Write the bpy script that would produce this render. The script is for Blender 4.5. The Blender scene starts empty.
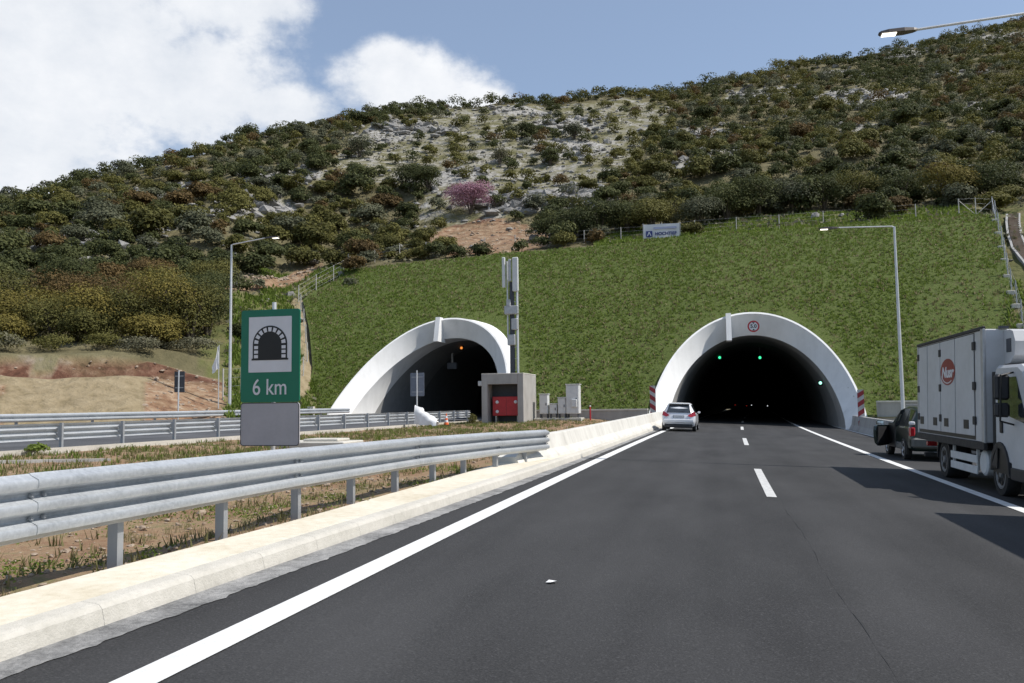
import bpy, bmesh, math, random
import numpy as np
from mathutils import Vector, Matrix, noise as mnoise

# ------------------------------------------------------------------ camera, world, sun, exposure
sc = bpy.context.scene
col = sc.collection
YAW, PITCH, ROLL, FPX, CAM_H = 0.242836, 0.075489, 0.013, 826.0, 1.65
_f = Vector((-math.sin(YAW)*math.cos(PITCH), math.cos(YAW)*math.cos(PITCH), math.sin(PITCH)))
_r = Vector((math.cos(YAW), math.sin(YAW), 0)); _u = _r.cross(_f)
_r2 = _r*math.cos(ROLL) - _u*math.sin(ROLL); _u2 = _u*math.cos(ROLL) + _r*math.sin(ROLL)
cam_data = bpy.data.cameras.new('camera'); cam = bpy.data.objects.new('camera', cam_data); col.objects.link(cam)
M = Matrix((( _r2.x, _u2.x, -_f.x, 0), (_r2.y, _u2.y, -_f.y, 0), (_r2.z, _u2.z, -_f.z, CAM_H), (0, 0, 0, 1)))
cam.matrix_world = M
cam_data.sensor_width = 36; cam_data.lens = FPX/1024*36; cam_data.clip_end = 6000; cam_data.clip_start = 0.05
sc.camera = cam
sc.render.resolution_x, sc.render.resolution_y = 1024, 683

SUN = Vector((2.4, 0.20, 3.3)).normalized()
SUN_EL = math.asin(SUN.z); SUN_ROT = math.atan2(SUN.x, SUN.y)
sd = bpy.data.lights.new('sun', 'SUN'); sd.energy = 4.6; sd.angle = math.radians(0.53); sd.color = (1.0, 0.955, 0.89)
so = bpy.data.objects.new('sun', sd); col.objects.link(so)
so.rotation_euler = SUN.to_track_quat('Z', 'Y').to_euler(); so.location = (60, 20, 90)

sc.view_settings.view_transform = 'Standard'; sc.view_settings.look = 'None'
sc.view_settings.exposure = 0.08; sc.view_settings.gamma = 1.0
try: sc.view_settings.use_curve_mapping = False
except Exception: pass
sc.cycles.max_bounces = 6; sc.cycles.diffuse_bounces = 3; sc.cycles.glossy_bounces = 3
sc.cycles.transparent_max_bounces = 6; sc.cycles.sample_clamp_indirect = 6.0
try: sc.cycles.use_denoising = True
except Exception: pass

world = bpy.data.worlds.new('World'); sc.world = world; world.use_nodes = True
def build_world():
    nt = world.node_tree; N = nt.nodes; L = nt.links; N.clear()
    out = N.new('ShaderNodeOutputWorld'); bg = N.new('ShaderNodeBackground'); L.new(bg.outputs[0], out.inputs[0])
    bg.inputs[1].default_value = 0.118
    sky = N.new('ShaderNodeTexSky'); sky.sky_type = 'NISHITA'; sky.sun_disc = False
    sky.sun_elevation = SUN_EL; sky.sun_rotation = SUN_ROT; sky.altitude = 100; sky.air_density = 1.0
    sky.dust_density = 0.6; sky.ozone_density = 1.2
    def math_(op, a, b=None, c=None):
        n = N.new('ShaderNodeMath'); n.operation = op
        for i, v in enumerate((a, b, c)):
            if v is None: continue
            if isinstance(v, (int, float)): n.inputs[i].default_value = v
            else: L.new(v, n.inputs[i])
        return n.outputs[0]
    tc = N.new('ShaderNodeTexCoord'); sep = N.new('ShaderNodeSeparateXYZ'); L.new(tc.outputs['Generated'], sep.inputs[0])
    az = math_('MULTIPLY', math_('ARCTAN2', sep.outputs[0], sep.outputs[1]), 57.2958)
    el = math_('MULTIPLY', math_('ARCSINE', sep.outputs[2]), 57.2958)
    cv = N.new('ShaderNodeCombineXYZ'); L.new(az, cv.inputs[0]); L.new(math_('MULTIPLY', el, 1.35), cv.inputs[1])
    def noise(scale, detail, rough, off):
        mp = N.new('ShaderNodeMapping'); mp.inputs['Location'].default_value = off; L.new(cv.outputs[0], mp.inputs[0])
        n = N.new('ShaderNodeTexNoise'); n.inputs['Scale'].default_value = scale; n.inputs['Detail'].default_value = detail
        n.inputs['Roughness'].default_value = rough; L.new(mp.outputs[0], n.inputs[0]); return n.outputs[0]
    n1 = noise(0.16, 9, 0.62, (3, 1, 0)); n2 = noise(0.55, 6, 0.6, (9, 4, 2)); n3 = noise(0.07, 4, 0.5, (1, 8, 5))
    warp = math_('ADD', math_('MULTIPLY', math_('SUBTRACT', n1, 0.5), 1.5), math_('MULTIPLY', math_('SUBTRACT', n2, 0.5), 0.45))
    def blob(a, e, ra, re):
        dx = math_('DIVIDE', math_('SUBTRACT', az, a), ra); dy = math_('DIVIDE', math_('SUBTRACT', el, e), re)
        d = math_('SQRT', math_('ADD', math_('MULTIPLY', dx, dx), math_('MULTIPLY', dy, dy)))
        return math_('SUBTRACT', 1.0, d)
    m = None
    for b in CLOUDS:
        k = blob(*b); m = k if m is None else math_('MAXIMUM', m, k)
    dens = math_('ADD', m, warp)
    sm = N.new('ShaderNodeMapRange'); sm.interpolation_type = 'SMOOTHSTEP'; L.new(dens, sm.inputs[0])
    sm.inputs[1].default_value = -0.10; sm.inputs[2].default_value = 0.52
    # cloud brightness: thick cores white, thin edges and undersides greyer
    br = N.new('ShaderNodeMapRange'); L.new(math_('ADD', math_('MULTIPLY', n1, 0.7), math_('MULTIPLY', n3, 0.5)), br.inputs[0])
    br.inputs[1].default_value = 0.42; br.inputs[2].default_value = 0.75
    mixc = N.new('ShaderNodeMix'); mixc.data_type = 'RGBA'; L.new(br.outputs[0], mixc.inputs[0])
    mixc.inputs[6].default_value = (5.8, 6.2, 6.8, 1); mixc.inputs[7].default_value = (7.9, 8.0, 8.2, 1)
    # thin haze of high cloud lightens the blue a little
    skm = N.new('ShaderNodeMix'); skm.data_type = 'RGBA'; skm.inputs[0].default_value = 0.22
    L.new(sky.outputs[0], skm.inputs[6]); skm.inputs[7].default_value = (5.4, 6.5, 8.4, 1)
    mix = N.new('ShaderNodeMix'); mix.data_type = 'RGBA'; L.new(math_('MULTIPLY', sm.outputs[0], 0.96), mix.inputs[0])
    L.new(skm.outputs[2], mix.inputs[6]); L.new(mixc.outputs[2], mix.inputs[7]); L.new(mix.outputs[2], bg.inputs[0])
# cloud banks on the sky: azimuth, elevation, half widths (degrees)
CLOUDS = [(-42, 23, 11, 9), (-47, 17, 13, 8), (-36, 20.5, 8, 5), (-33.5, 26, 7, 3.5), (-31.0, 25.8, 4.5, 1.9), (-29.6, 19.6, 4.6, 2.0), (-20.8, 21.4, 6.4, 2.9),
          (-16.6, 20.6, 4.2, 1.6), (-22.0, 22.9, 3.4, 1.7), (-60, 26, 14, 12), (-30, 36, 12, 4)]
build_world()

# ------------------------------------------------------------------ helpers
rng = random.Random(7); npr = np.random.default_rng(11)
CF = 0.036                                   # superelevation of the motorway: it falls to the right
def cv(Y):                                   # the motorway bends gently to the right
    if Y <= 8: return 0.0
    if Y <= 90: return 0.00027*(Y-8)**2
    return 0.00027*82**2 + 2*0.00027*82*(Y-90)
def lerp_tab(t, tab):
    if t <= tab[0][0]: return tab[0][1]
    for (a, va), (b, vb) in zip(tab, tab[1:]):
        if t <= b: return va + (vb-va)*(t-a)/(b-a)
    return tab[-1][1]
def frange(a, b, s):
    n = max(1, int(round((b-a)/s))); return [a+(b-a)*i/n for i in range(n+1)]

class MB:
    """collects geometry for ONE mesh object"""
    def __init__(s): s.v = []; s.f = []; s.m = []; s.mats = []
    def mi(s, mat):
        if mat not in s.mats: s.mats.append(mat)
        return s.mats.index(mat)
    def poly(s, pts, mat=None):
        b = len(s.v); s.v += [tuple(p) for p in pts]; s.f.append(tuple(range(b, b+len(pts)))); s.m.append(mat)
    def loft(s, rings, closed=True, caps=True, mat=None, flip=False):
        n = len(rings[0]); b = len(s.v)
        for r in rings: s.v += [tuple(p) for p in r]
        for i in range(len(rings)-1):
            for j in range(n if closed else n-1):
                k = (j+1) % n
                q = (b+i*n+j, b+i*n+k, b+(i+1)*n+k, b+(i+1)*n+j)
                s.f.append(q[::-1] if flip else q); s.m.append(mat)
        if caps and closed:
            s.f.append(tuple(b+j for j in range(n))[::-1]); s.m.append(mat)
            s.f.append(tuple(b+(len(rings)-1)*n+j for j in range(n))); s.m.append(mat)
    def box(s, c, size, bev=0.0, rot=None, mat=None):
        hx, hy, hz = size[0]/2, size[1]/2, size[2]/2
        bev = min(bev, hx*0.9, hy*0.9, hz*0.9)
        R = rot if rot is not None else Matrix.Identity(3)
        def t(p): q = R @ Vector(p); return (q.x+c[0], q.y+c[1], q.z+c[2])
        if bev <= 0:
            def ring(z): return [t((-hx,-hy,z)), t((hx,-hy,z)), t((hx,hy,z)), t((-hx,hy,z))]
            s.loft([ring(-hz), ring(hz)], mat=mat)
        else:
            def ring(z, i):
                x, y, e = hx-i, hy-i, bev
                return [t(p) for p in ((-x+e,-y,z),(x-e,-y,z),(x,-y+e,z),(x,y-e,z),(x-e,y,z),(-x+e,y,z),(-x,y-e,z),(-x,-y+e,z))]
            s.loft([ring(-hz, bev*0.8), ring(-hz+bev, 0), ring(hz-bev, 0), ring(hz, bev*0.8)], mat=mat)
    def cyl(s, p0, p1, r0, r1=None, n=10, mat=None, caps=True):
        r1 = r0 if r1 is None else r1
        p0, p1 = Vector(p0), Vector(p1); d = (p1-p0).normalized()
        a = d.cross(Vector((0,0,1)) if abs(d.z) < 0.9 else Vector((1,0,0))).normalized(); b = d.cross(a)
        ring = lambda p, r: [tuple(p + (a*math.cos(2*math.pi*i/n) + b*math.sin(2*math.pi*i/n))*r) for i in range(n)]
        s.loft([ring(p0, r0), ring(p1, r1)], mat=mat, caps=caps, flip=False)
    def tube(s, pts, r, n=8, mat=None):
        for a, b in zip(pts, pts[1:]): s.cyl(a, b, r, r, n, mat)
    def lathe(s, c, axis, prof, n=20, mat=None):
        """prof: (distance along axis, radius)"""
        d = Vector(axis).normalized(); c = Vector(c)
        a = d.cross(Vector((0,0,1)) if abs(d.z) < 0.9 else Vector((1,0,0))).normalized(); b = d.cross(a)
        rings = [[tuple(c + d*h + (a*math.cos(2*math.pi*i/n)+b*math.sin(2*math.pi*i/n))*r) for i in range(n)] for h, r in prof]
        s.loft(rings, mat=mat)
    def prism(s, pts2, y0, y1, mat=None, axis='y'):
        """extrude a polygon: pts are (x,z) for axis y, (y,z) for axis x, (x,y) for axis z"""
        if axis == 'y': f = lambda p, h: (p[0], h, p[1])
        elif axis == 'x': f = lambda p, h: (h, p[0], p[1])
        else: f = lambda p, h: (p[0], p[1], h)
        s.loft([[f(p, y0) for p in pts2], [f(p, y1) for p in pts2]], mat=mat)
    def build(s, name, mat, parent=None, smooth=False, loc=None):
        me = bpy.data.meshes.new(name); me.from_pydata(s.v, [], s.f)
        s.finish(me, mat, smooth)
        o = bpy.data.objects.new(name, me); col.objects.link(o)
        if parent is not None: o.parent = parent
        if loc is not None: o.location = loc
        return o
    def finish(s, me, mat, smooth):
        mats = [mat] + [m for m in s.mats if m is not None]
        names = [mat]
        for m in s.m:
            if m is not None and m not in names: names.append(m)
        for m in names: me.materials.append(m)
        idx = {m: i for i, m in enumerate(names)}
        me.polygons.foreach_set('material_index', [idx[m] if m is not None else 0 for m in s.m])
        bm = bmesh.new(); bm.from_mesh(me); bmesh.ops.recalc_face_normals(bm, faces=bm.faces); bm.to_mesh(me); bm.free()
        if smooth:
            me.polygons.foreach_set('use_smooth', [True]*len(me.polygons))
            try: me.set_sharp_from_angle(angle=math.radians(38))
            except Exception: pass
        me.update()

def tag(o, label, cat, group=None):
    o['label'] = label; o['category'] = cat
    if group: o['group'] = group
    return o
def struct(o): o['kind'] = 'structure'; return o
def stuff(o): o['kind'] = 'stuff'; return o
def thing(name, label, cat, loc=(0,0,0), rotz=0.0, group=None):
    o = bpy.data.objects.new(name, None); o.empty_display_size = 0.2; col.objects.link(o)
    o.location = loc; o.rotation_euler = (0, 0, rotz); return tag(o, label, cat, group)
def copy_tree(o, parent=None):
    c = o.copy(); col.objects.link(c)
    if parent is not None: c.parent = parent
    for ch in [x for x in col.objects if x.parent == o]: copy_tree(ch, c)
    return c

# ------------------------------------------------------------------ materials
def mat_nodes(name):
    m = bpy.data.materials.new(name); m.use_nodes = True
    nt = m.node_tree; b = nt.nodes['Principled BSDF']; return m, nt, b
def simple(name, c, rough=0.6, metal=0.0, var=0.12, scale=3.0, bump=0.0, bscale=40.0, spec=0.5, coat=0.0, c2=None, detail=6, coord='Object'):
    m, nt, b = mat_nodes(name); N, L = nt.nodes, nt.links
    b.inputs['Roughness'].default_value = rough; b.inputs['Metallic'].default_value = metal
    b.inputs['Specular IOR Level'].default_value = spec; b.inputs['Coat Weight'].default_value = coat
    tc = N.new('ShaderNodeTexCoord'); nz = N.new('ShaderNodeTexNoise')
    nz.inputs['Scale'].default_value = scale; nz.inputs['Detail'].default_value = detail; nz.inputs['Roughness'].default_value = 0.6
    L.new(tc.outputs[coord], nz.inputs[0])
    r = N.new('ShaderNodeValToRGB'); L.new(nz.outputs[0], r.inputs[0])
    a = c2 if c2 else tuple(x*(1-var) for x in c); d = c if c2 else tuple(min(1, x*(1+var)) for x in c)
    r.color_ramp.elements[0].position = 0.32; r.color_ramp.elements[1].position = 0.68
    r.color_ramp.elements[0].color = (*a, 1); r.color_ramp.elements[1].color = (*d, 1)
    L.new(r.outputs[0], b.inputs['Base Color'])
    if bump > 0:
        n2 = N.new('ShaderNodeTexNoise'); n2.inputs['Scale'].default_value = bscale; n2.inputs['Detail'].default_value = 8
        L.new(tc.outputs[coord], n2.inputs[0])
        bp = N.new('ShaderNodeBump'); bp.inputs['Strength'].default_value = bump; bp.inputs['Distance'].default_value = 0.02
        L.new(n2.outputs[0], bp.inputs['Height']); L.new(bp.outputs[0], b.inputs['Normal'])
    return m
def layered(name, stops, scale, rough=0.9, bump=0.4, bscale=30, fine=18.0, finemix=0.5, detail=8, dist=0.03):
    """ground-like: two noises mixed into one colour ramp"""
    m, nt, b = mat_nodes(name); N, L = nt.nodes, nt.links
    b.inputs['Roughness'].default_value = rough; b.inputs['Specular IOR Level'].default_value = 0.25
    tc = N.new('ShaderNodeTexCoord')
    def nz(s, d):
        n = N.new('ShaderNodeTexNoise'); n.inputs['Scale'].default_value = s; n.inputs['Detail'].default_value = d
        n.inputs['Roughness'].default_value = 0.65; L.new(tc.outputs['Object'], n.inputs[0]); return n.outputs[0]
    a, f = nz(scale, detail), nz(fine, 6)
    mx = N.new('ShaderNodeMix'); mx.inputs[0].default_value = finemix; L.new(a, mx.inputs[2]); L.new(f, mx.inputs[3])
    r = N.new('ShaderNodeValToRGB'); L.new(mx.outputs[0], r.inputs[0])
    els = r.color_ramp.elements
    while len(els) < len(stops): els.new(0.5)
    for e, (p, c) in zip(els, stops): e.position = p; e.color = (*c, 1)
    L.new(r.outputs[0], b.inputs['Base Color'])
    if bump > 0:
        n2 = nz(bscale, 8); bp = N.new('ShaderNodeBump'); bp.inputs['Strength'].default_value = bump; bp.inputs['Distance'].default_value = dist
        L.new(n2, bp.inputs['Height']); L.new(bp.outputs[0], b.inputs['Normal'])
    return m
def streaky(name, stops, rough=0.85, sx=1.4, sz=0.10, stain=0.45, bump=0.12):
    """weathered concrete: cloudy tone plus vertical run-off streaks"""
    m, nt, b = mat_nodes(name); N, L = nt.nodes, nt.links
    b.inputs['Roughness'].default_value = rough; b.inputs['Specular IOR Level'].default_value = 0.3
    tc = N.new('ShaderNodeTexCoord')
    def nz(scale, d, v):
        mp = N.new('ShaderNodeMapping'); mp.inputs['Scale'].default_value = v; L.new(tc.outputs['Object'], mp.inputs[0])
        n = N.new('ShaderNodeTexNoise'); n.inputs['Scale'].default_value = scale; n.inputs['Detail'].default_value = d; n.inputs['Roughness'].default_value = 0.65
        L.new(mp.outputs[0], n.inputs[0]); return n.outputs[0]
    a, s = nz(0.7, 8, (1, 1, 1)), nz(1.0, 6, (sx, sx, sz))
    mx = N.new('ShaderNodeMix'); mx.inputs[0].default_value = stain; L.new(a, mx.inputs[2]); L.new(s, mx.inputs[3])
    r = N.new('ShaderNodeValToRGB'); L.new(mx.outputs[0], r.inputs[0]); els = r.color_ramp.elements
    while len(els) < len(stops): els.new(0.5)
    for e, (p, c) in zip(els, stops): e.position = p; e.color = (*c, 1)
    L.new(r.outputs[0], b.inputs['Base Color'])
    bp = N.new('ShaderNodeBump'); bp.inputs['Strength'].default_value = bump; bp.inputs['Distance'].default_value = 0.02; L.new(nz(18, 8, (1, 1, 1)), bp.inputs['Height']); L.new(bp.outputs[0], b.inputs['Normal'])
    return m
def emit(name, c, strength, base=(0.02,0.02,0.02)):
    m, nt, b = mat_nodes(name); b.inputs['Base Color'].default_value = (*base, 1)
    b.inputs['Emission Color'].default_value = (*c, 1); b.inputs['Emission Strength'].default_value = strength; return m

def asphalt_mat(name, base, wear=True):
    m, nt, b = mat_nodes(name); N, L = nt.nodes, nt.links
    tc = N.new('ShaderNodeTexCoord')
    def nz(s, d, sx=1, sy=1):
        mp = N.new('ShaderNodeMapping'); mp.inputs['Scale'].default_value = (sx, sy, 1); L.new(tc.outputs['Object'], mp.inputs[0])
        n = N.new('ShaderNodeTexNoise'); n.inputs['Scale'].default_value = s; n.inputs['Detail'].default_value = d; L.new(mp.outputs[0], n.inputs[0]); return n.outputs[0]
    fine = nz(62, 4); mid = nz(0.9, 5, 1, 0.35); lane = nz(1.1, 3, 1, 0.02); speck = N.new('ShaderNodeTexVoronoi'); speck.inputs['Scale'].default_value = 75; L.new(tc.outputs['Object'], speck.inputs[0])
    def add(a, b_, k):
        n = N.new('ShaderNodeMath'); n.operation = 'MULTIPLY_ADD'; L.new(b_, n.inputs[0]); n.inputs[1].default_value = k
        if isinstance(a, float): n.inputs[2].default_value = a
        else: L.new(a, n.inputs[2])
        return n.outputs[0]
    s = add(0.0, fine, 0.58); s = add(s, mid, 0.46); s = add(s, lane, 0.40)
    r = N.new('ShaderNodeValToRGB'); L.new(s, r.inputs[0])
    r.color_ramp.elements[0].position = 0.50; r.color_ramp.elements[0].color = (*[x*0.50 for x in base], 1)
    r.color_ramp.elements[1].position = 0.95; r.color_ramp.elements[1].color = (*[x*1.75 for x in base], 1)
    # pale aggregate stones
    gt = N.new('ShaderNodeMath'); gt.operation = 'GREATER_THAN'; gt.inputs[1].default_value = 0.93
    cs = N.new('ShaderNodeSeparateColor'); L.new(speck.outputs['Color'], cs.inputs[0]); L.new(cs.outputs[0], gt.inputs[0])
    mx = N.new('ShaderNodeMix'); mx.data_type = 'RGBA'
    mm = N.new('ShaderNodeMath'); mm.operation = 'MULTIPLY'; mm.inputs[1].default_value = 0.32; L.new(gt.outputs[0], mm.inputs[0]); L.new(mm.outputs[0], mx.inputs[0])
    L.new(r.outputs[0], mx.inputs[6]); mx.inputs[7].default_value = (*[x*2.6 for x in base], 1); L.new(mx.outputs[2], b.inputs['Base Color'])
    b.inputs['Roughness'].default_value = 0.82; b.inputs['Specular IOR Level'].default_value = 0.3
    bp = N.new('ShaderNodeBump'); bp.inputs['Strength'].default_value = 0.55; bp.inputs['Distance'].default_value = 0.008; L.new(fine, bp.inputs['Height']); L.new(bp.outputs[0], b.inputs['Normal'])
    return m

MT = {}
MT['asphalt'] = asphalt_mat('asphalt', (0.0335, 0.0332, 0.0335))
MT['asphalt_old'] = asphalt_mat('asphalt_old', (0.075, 0.077, 0.082))
MT['paint'] = simple('road_paint', (0.78, 0.78, 0.76), 0.7, var=0.10, scale=9, bump=0.3, bscale=90, c2=(0.62, 0.62, 0.60))
MT['paint_worn'] = simple('worn_road_paint', (0.62, 0.62, 0.60), 0.75, scale=14, bump=0.3, bscale=90, c2=(0.44, 0.44, 0.43))
MT['walk'] = layered('pale_concrete', [(0.28, (0.46, 0.39, 0.28)), (0.42, (0.60, 0.54, 0.42)), (0.55, (0.69, 0.64, 0.53)), (0.7, (0.75, 0.71, 0.62))], 0.8, 0.85, 0.25, 60, fine=9, finemix=0.4)
MT['kerb'] = layered('kerb_concrete', [(0.28, (0.36, 0.34, 0.295)), (0.42, (0.50, 0.475, 0.415)), (0.58, (0.59, 0.56, 0.495)), (0.74, (0.64, 0.61, 0.55))], 0.9, 0.9, 0.4, 60, fine=14, finemix=0.4)
MT['gutter'] = layered('gutter_concrete', [(0.34, (0.10, 0.10, 0.10)), (0.47, (0.23, 0.228, 0.222)), (0.58, (0.33, 0.325, 0.315)), (0.72, (0.48, 0.47, 0.455))], 2.2, 0.9, 0.7, 40, fine=18, finemix=0.4)
MT['barrier'] = streaky('barrier_concrete', [(0.30, (0.36, 0.34, 0.30)), (0.42, (0.55, 0.53, 0.48)), (0.55, (0.64, 0.62, 0.565)), (0.7, (0.70, 0.68, 0.63))], sx=2.2, sz=0.3, stain=0.5)
MT['wall'] = streaky('grey_concrete', [(0.3, (0.22, 0.215, 0.205)), (0.5, (0.34, 0.335, 0.32)), (0.7, (0.42, 0.41, 0.395))], sx=1.8, sz=0.15, stain=0.5)
MT['portal'] = streaky('white_portal_concrete', [(0.28, (0.58, 0.575, 0.55)), (0.40, (0.72, 0.715, 0.695)), (0.54, (0.79, 0.785, 0.765)), (0.7, (0.82, 0.815, 0.80))])
MT['stripe_white'] = simple('dusty_white_panel', (0.42, 0.42, 0.42), 0.6, scale=4)
MT['stripe_red'] = simple('faded_red_stripe', (0.27, 0.022, 0.03), 0.6, scale=4)
MT['lining'] = layered('dirty_shaded_lining', [(0.3, (0.07, 0.07, 0.068)), (0.7, (0.12, 0.12, 0.115))], 0.3, 0.8, 0.1, 10, fine=2.0)  # dirty grey, with the gloom of the deep tube put into the colour
MT['lining2'] = layered('inner_shaded_lining', [(0.3, (0.13, 0.13, 0.125)), (0.7, (0.20, 0.20, 0.195))], 0.3, 0.8, 0.1, 10, fine=2.0)  # middle step of the painted daylight falloff
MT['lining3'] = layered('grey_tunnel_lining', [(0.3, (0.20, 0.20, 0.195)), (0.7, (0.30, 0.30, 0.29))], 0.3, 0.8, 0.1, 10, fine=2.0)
MT['seam'] = simple('dark_paving_seam', (0.022, 0.022, 0.022), 0.8, scale=4, var=0.3)
MT['cabin'] = streaky('cabin_concrete', [(0.3, (0.25, 0.24, 0.22)), (0.5, (0.36, 0.345, 0.32)), (0.7, (0.44, 0.425, 0.40))], sx=2.5, sz=0.3, stain=0.45)
MT['galv'] = layered('galvanized_steel', [(0.30, (0.30, 0.315, 0.33)), (0.46, (0.44, 0.46, 0.475)), (0.60, (0.54, 0.56, 0.575)), (0.74, (0.66, 0.68, 0.69))], 1.1, 0.46, 0.06, 30, fine=26, finemix=0.5)
MT['galv'].node_tree.nodes['Principled BSDF'].inputs['Metallic'].default_value = 0.42; MT['galv'].node_tree.nodes['Principled BSDF'].inputs['Specular IOR Level'].default_value = 0.5
MT['galv_post'] = simple('galvanized_posts', (0.38, 0.385, 0.39), 0.55, 0.4, scale=6, c2=(0.33, 0.35, 0.37))
MT['steel_pole'] = simple('pale_steel_pole', (0.66, 0.67, 0.68), 0.45, 0.35, scale=3, c2=(0.55, 0.56, 0.57))
MT['sign_green'] = simple('green_sign_sheeting', (0.0, 0.155, 0.085), 0.4, scale=2, var=0.06)
MT['sign_white'] = simple('white_sign_sheeting', (0.68, 0.68, 0.70), 0.45, scale=2, var=0.05)
MT['sign_grey'] = layered('covered_grey_panel', [(0.3, (0.37, 0.36, 0.375)), (0.7, (0.44, 0.43, 0.45))], 2.0, 0.55, 0.05, 10, fine=14, finemix=0.3)
MT['black'] = simple('black_print', (0.008, 0.008, 0.008), 0.5, var=0.2)
MT['panel_back'] = simple('dark_grey_sign_back', (0.05, 0.055, 0.065), 0.55, scale=4)
MT['panel_blue'] = simple('blue_grey_sign_back', (0.16, 0.18, 0.22), 0.6, scale=4)
MT['red'] = simple('red_paint', (0.42, 0.018, 0.025), 0.45, scale=4, var=0.15)
MT['red_sign'] = simple('red_sign_print', (0.45, 0.02, 0.03), 0.5)
MT['white_metal'] = simple('white_cabinet_paint', (0.62, 0.63, 0.62), 0.5, scale=4, var=0.08)
MT['cloth'] = simple('white_cloth', (0.80, 0.80, 0.79), 0.9, scale=6, var=0.06, bump=0.3, bscale=12)
MT['orange'] = simple('orange_plastic', (0.72, 0.13, 0.02), 0.5)
MT['rubber'] = simple('tyre_rubber', (0.018, 0.018, 0.018), 0.8, scale=10, var=0.3)
MT['dark_plastic'] = simple('dark_plastic', (0.022, 0.022, 0.024), 0.55, scale=8, var=0.2)
MT['chassis'] = simple('dark_chassis_steel', (0.03, 0.028, 0.027), 0.7, scale=8, var=0.4)
MT['silver'] = simple('silver_car_paint', (0.74, 0.745, 0.76), 0.28, 0.12, scale=3, var=0.03, coat=0.6)
MT['suvgreen'] = simple('dark_green_car_paint', (0.020, 0.034, 0.028), 0.28, 0.3, scale=3, var=0.05, coat=0.6)
MT['suvgrey'] = simple('grey_bumper_plastic', (0.10, 0.105, 0.10), 0.5, scale=5)
MT['truck_white'] = layered('dusty_white_truck_paint', [(0.3, (0.47, 0.47, 0.465)), (0.6, (0.58, 0.58, 0.58)), (0.8, (0.62, 0.62, 0.62))], 0.9, 0.42, 0.0, 10, fine=4.0, finemix=0.4)
MT['rim'] = simple('wheel_rim', (0.42, 0.42, 0.43), 0.4, 0.6, scale=8)
MT['truck_rim'] = simple('dusty_steel_wheel', (0.20, 0.20, 0.20), 0.6, 0.3, scale=8)
MT['alu'] = simple('dull_aluminium', (0.45, 0.45, 0.45), 0.5, 0.6, scale=5)
MT['lamp_housing'] = simple('dark_lamp_housing', (0.06, 0.05, 0.045), 0.4, 0.3)
MT['lamp_lens'] = emit('glare_lamp_lens', (1.0, 0.93, 0.8), 2.2, (0.6, 0.6, 0.55))  # emission imitates sun glare on the daytime lens
MT['green_light'] = emit('green_signal_light', (0.05, 1.0, 0.40), 1.5)
MT['green_pale'] = emit('pale_green_signal_light', (0.35, 1.0, 0.75), 2.2)
MT['orange_light'] = emit('orange_tunnel_lamp', (1.0, 0.32, 0.06), 1.0)
MT['white_light'] = emit('small_white_light', (0.9, 0.95, 1.0), 1.4)
MT['red_light'] = emit('small_red_light', (1.0, 0.05, 0.03), 0.35)
def glass_mat(name, c, rough=0.06):
    m, nt, b = mat_nodes(name); b.inputs['Base Color'].default_value = (*c, 1); b.inputs['Roughness'].default_value = rough
    b.inputs['Specular IOR Level'].default_value = 0.7; b.inputs['Coat Weight'].default_value = 0.5; b.inputs['Coat Roughness'].default_value = 0.03; return m
MT['glass'] = glass_mat('dark_car_glass', (0.03, 0.036, 0.04))
MT['mirror'] = simple('mirror_glass', (0.75, 0.8, 0.85), 0.05, 1.0, var=0.01)
MT['tail'] = glass_mat('red_tail_lamp', (0.42, 0.012, 0.02), 0.15)
MT['plate'] = simple('plate', (0.55, 0.55, 0.55), 0.5)
MT['dirt'] = layered('median_soil', [(0.28, (0.16, 0.085, 0.05)), (0.42, (0.24, 0.145, 0.085)), (0.52, (0.29, 0.20, 0.12)), (0.60, (0.19, 0.165, 0.075)), (0.72, (0.36, 0.28, 0.18))], 0.55, 0.95, 0.9, 9, fine=6.5, finemix=0.45, dist=0.06)
MT['verge'] = layered('grassy_verge_soil', [(0.30, (0.20, 0.15, 0.085)), (0.45, (0.18, 0.15, 0.07)), (0.58, (0.11, 0.12, 0.045)), (0.74, (0.24, 0.19, 0.11))], 0.35, 0.95, 0.8, 6, fine=5.0, finemix=0.45, dist=0.06)
MT['slope'] = layered('sown_slope_soil', [(0.34, (0.060, 0.078, 0.019)), (0.46, (0.084, 0.112, 0.024)), (0.56, (0.100, 0.127, 0.032)), (0.64, (0.112, 0.098, 0.045)), (0.76, (0.16, 0.125, 0.075))], 0.8, 0.95, 1.0, 5.0, fine=5.5, finemix=0.6, dist=0.15)
MT['rock'] = layered('limestone', [(0.28, (0.14, 0.135, 0.125)), (0.5, (0.27, 0.26, 0.245)), (0.7, (0.40, 0.39, 0.37))], 0.8, 0.9, 0.9, 3, fine=4, finemix=0.5, dist=0.2)
MT['stone'] = layered('pale_pebbles', [(0.3, (0.22, 0.145, 0.095)), (0.6, (0.38, 0.31, 0.24))], 3, 0.9, 0.4, 20)
MT['ground'] = layered('dry_ground', [(0.3, (0.12, 0.11, 0.055)), (0.6, (0.2, 0.165, 0.1))], 0.05, 0.95, 0.3, 1)
MT['bark'] = simple('bark', (0.10, 0.08, 0.06), 0.9, scale=8, var=0.3, bump=0.5)

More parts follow.
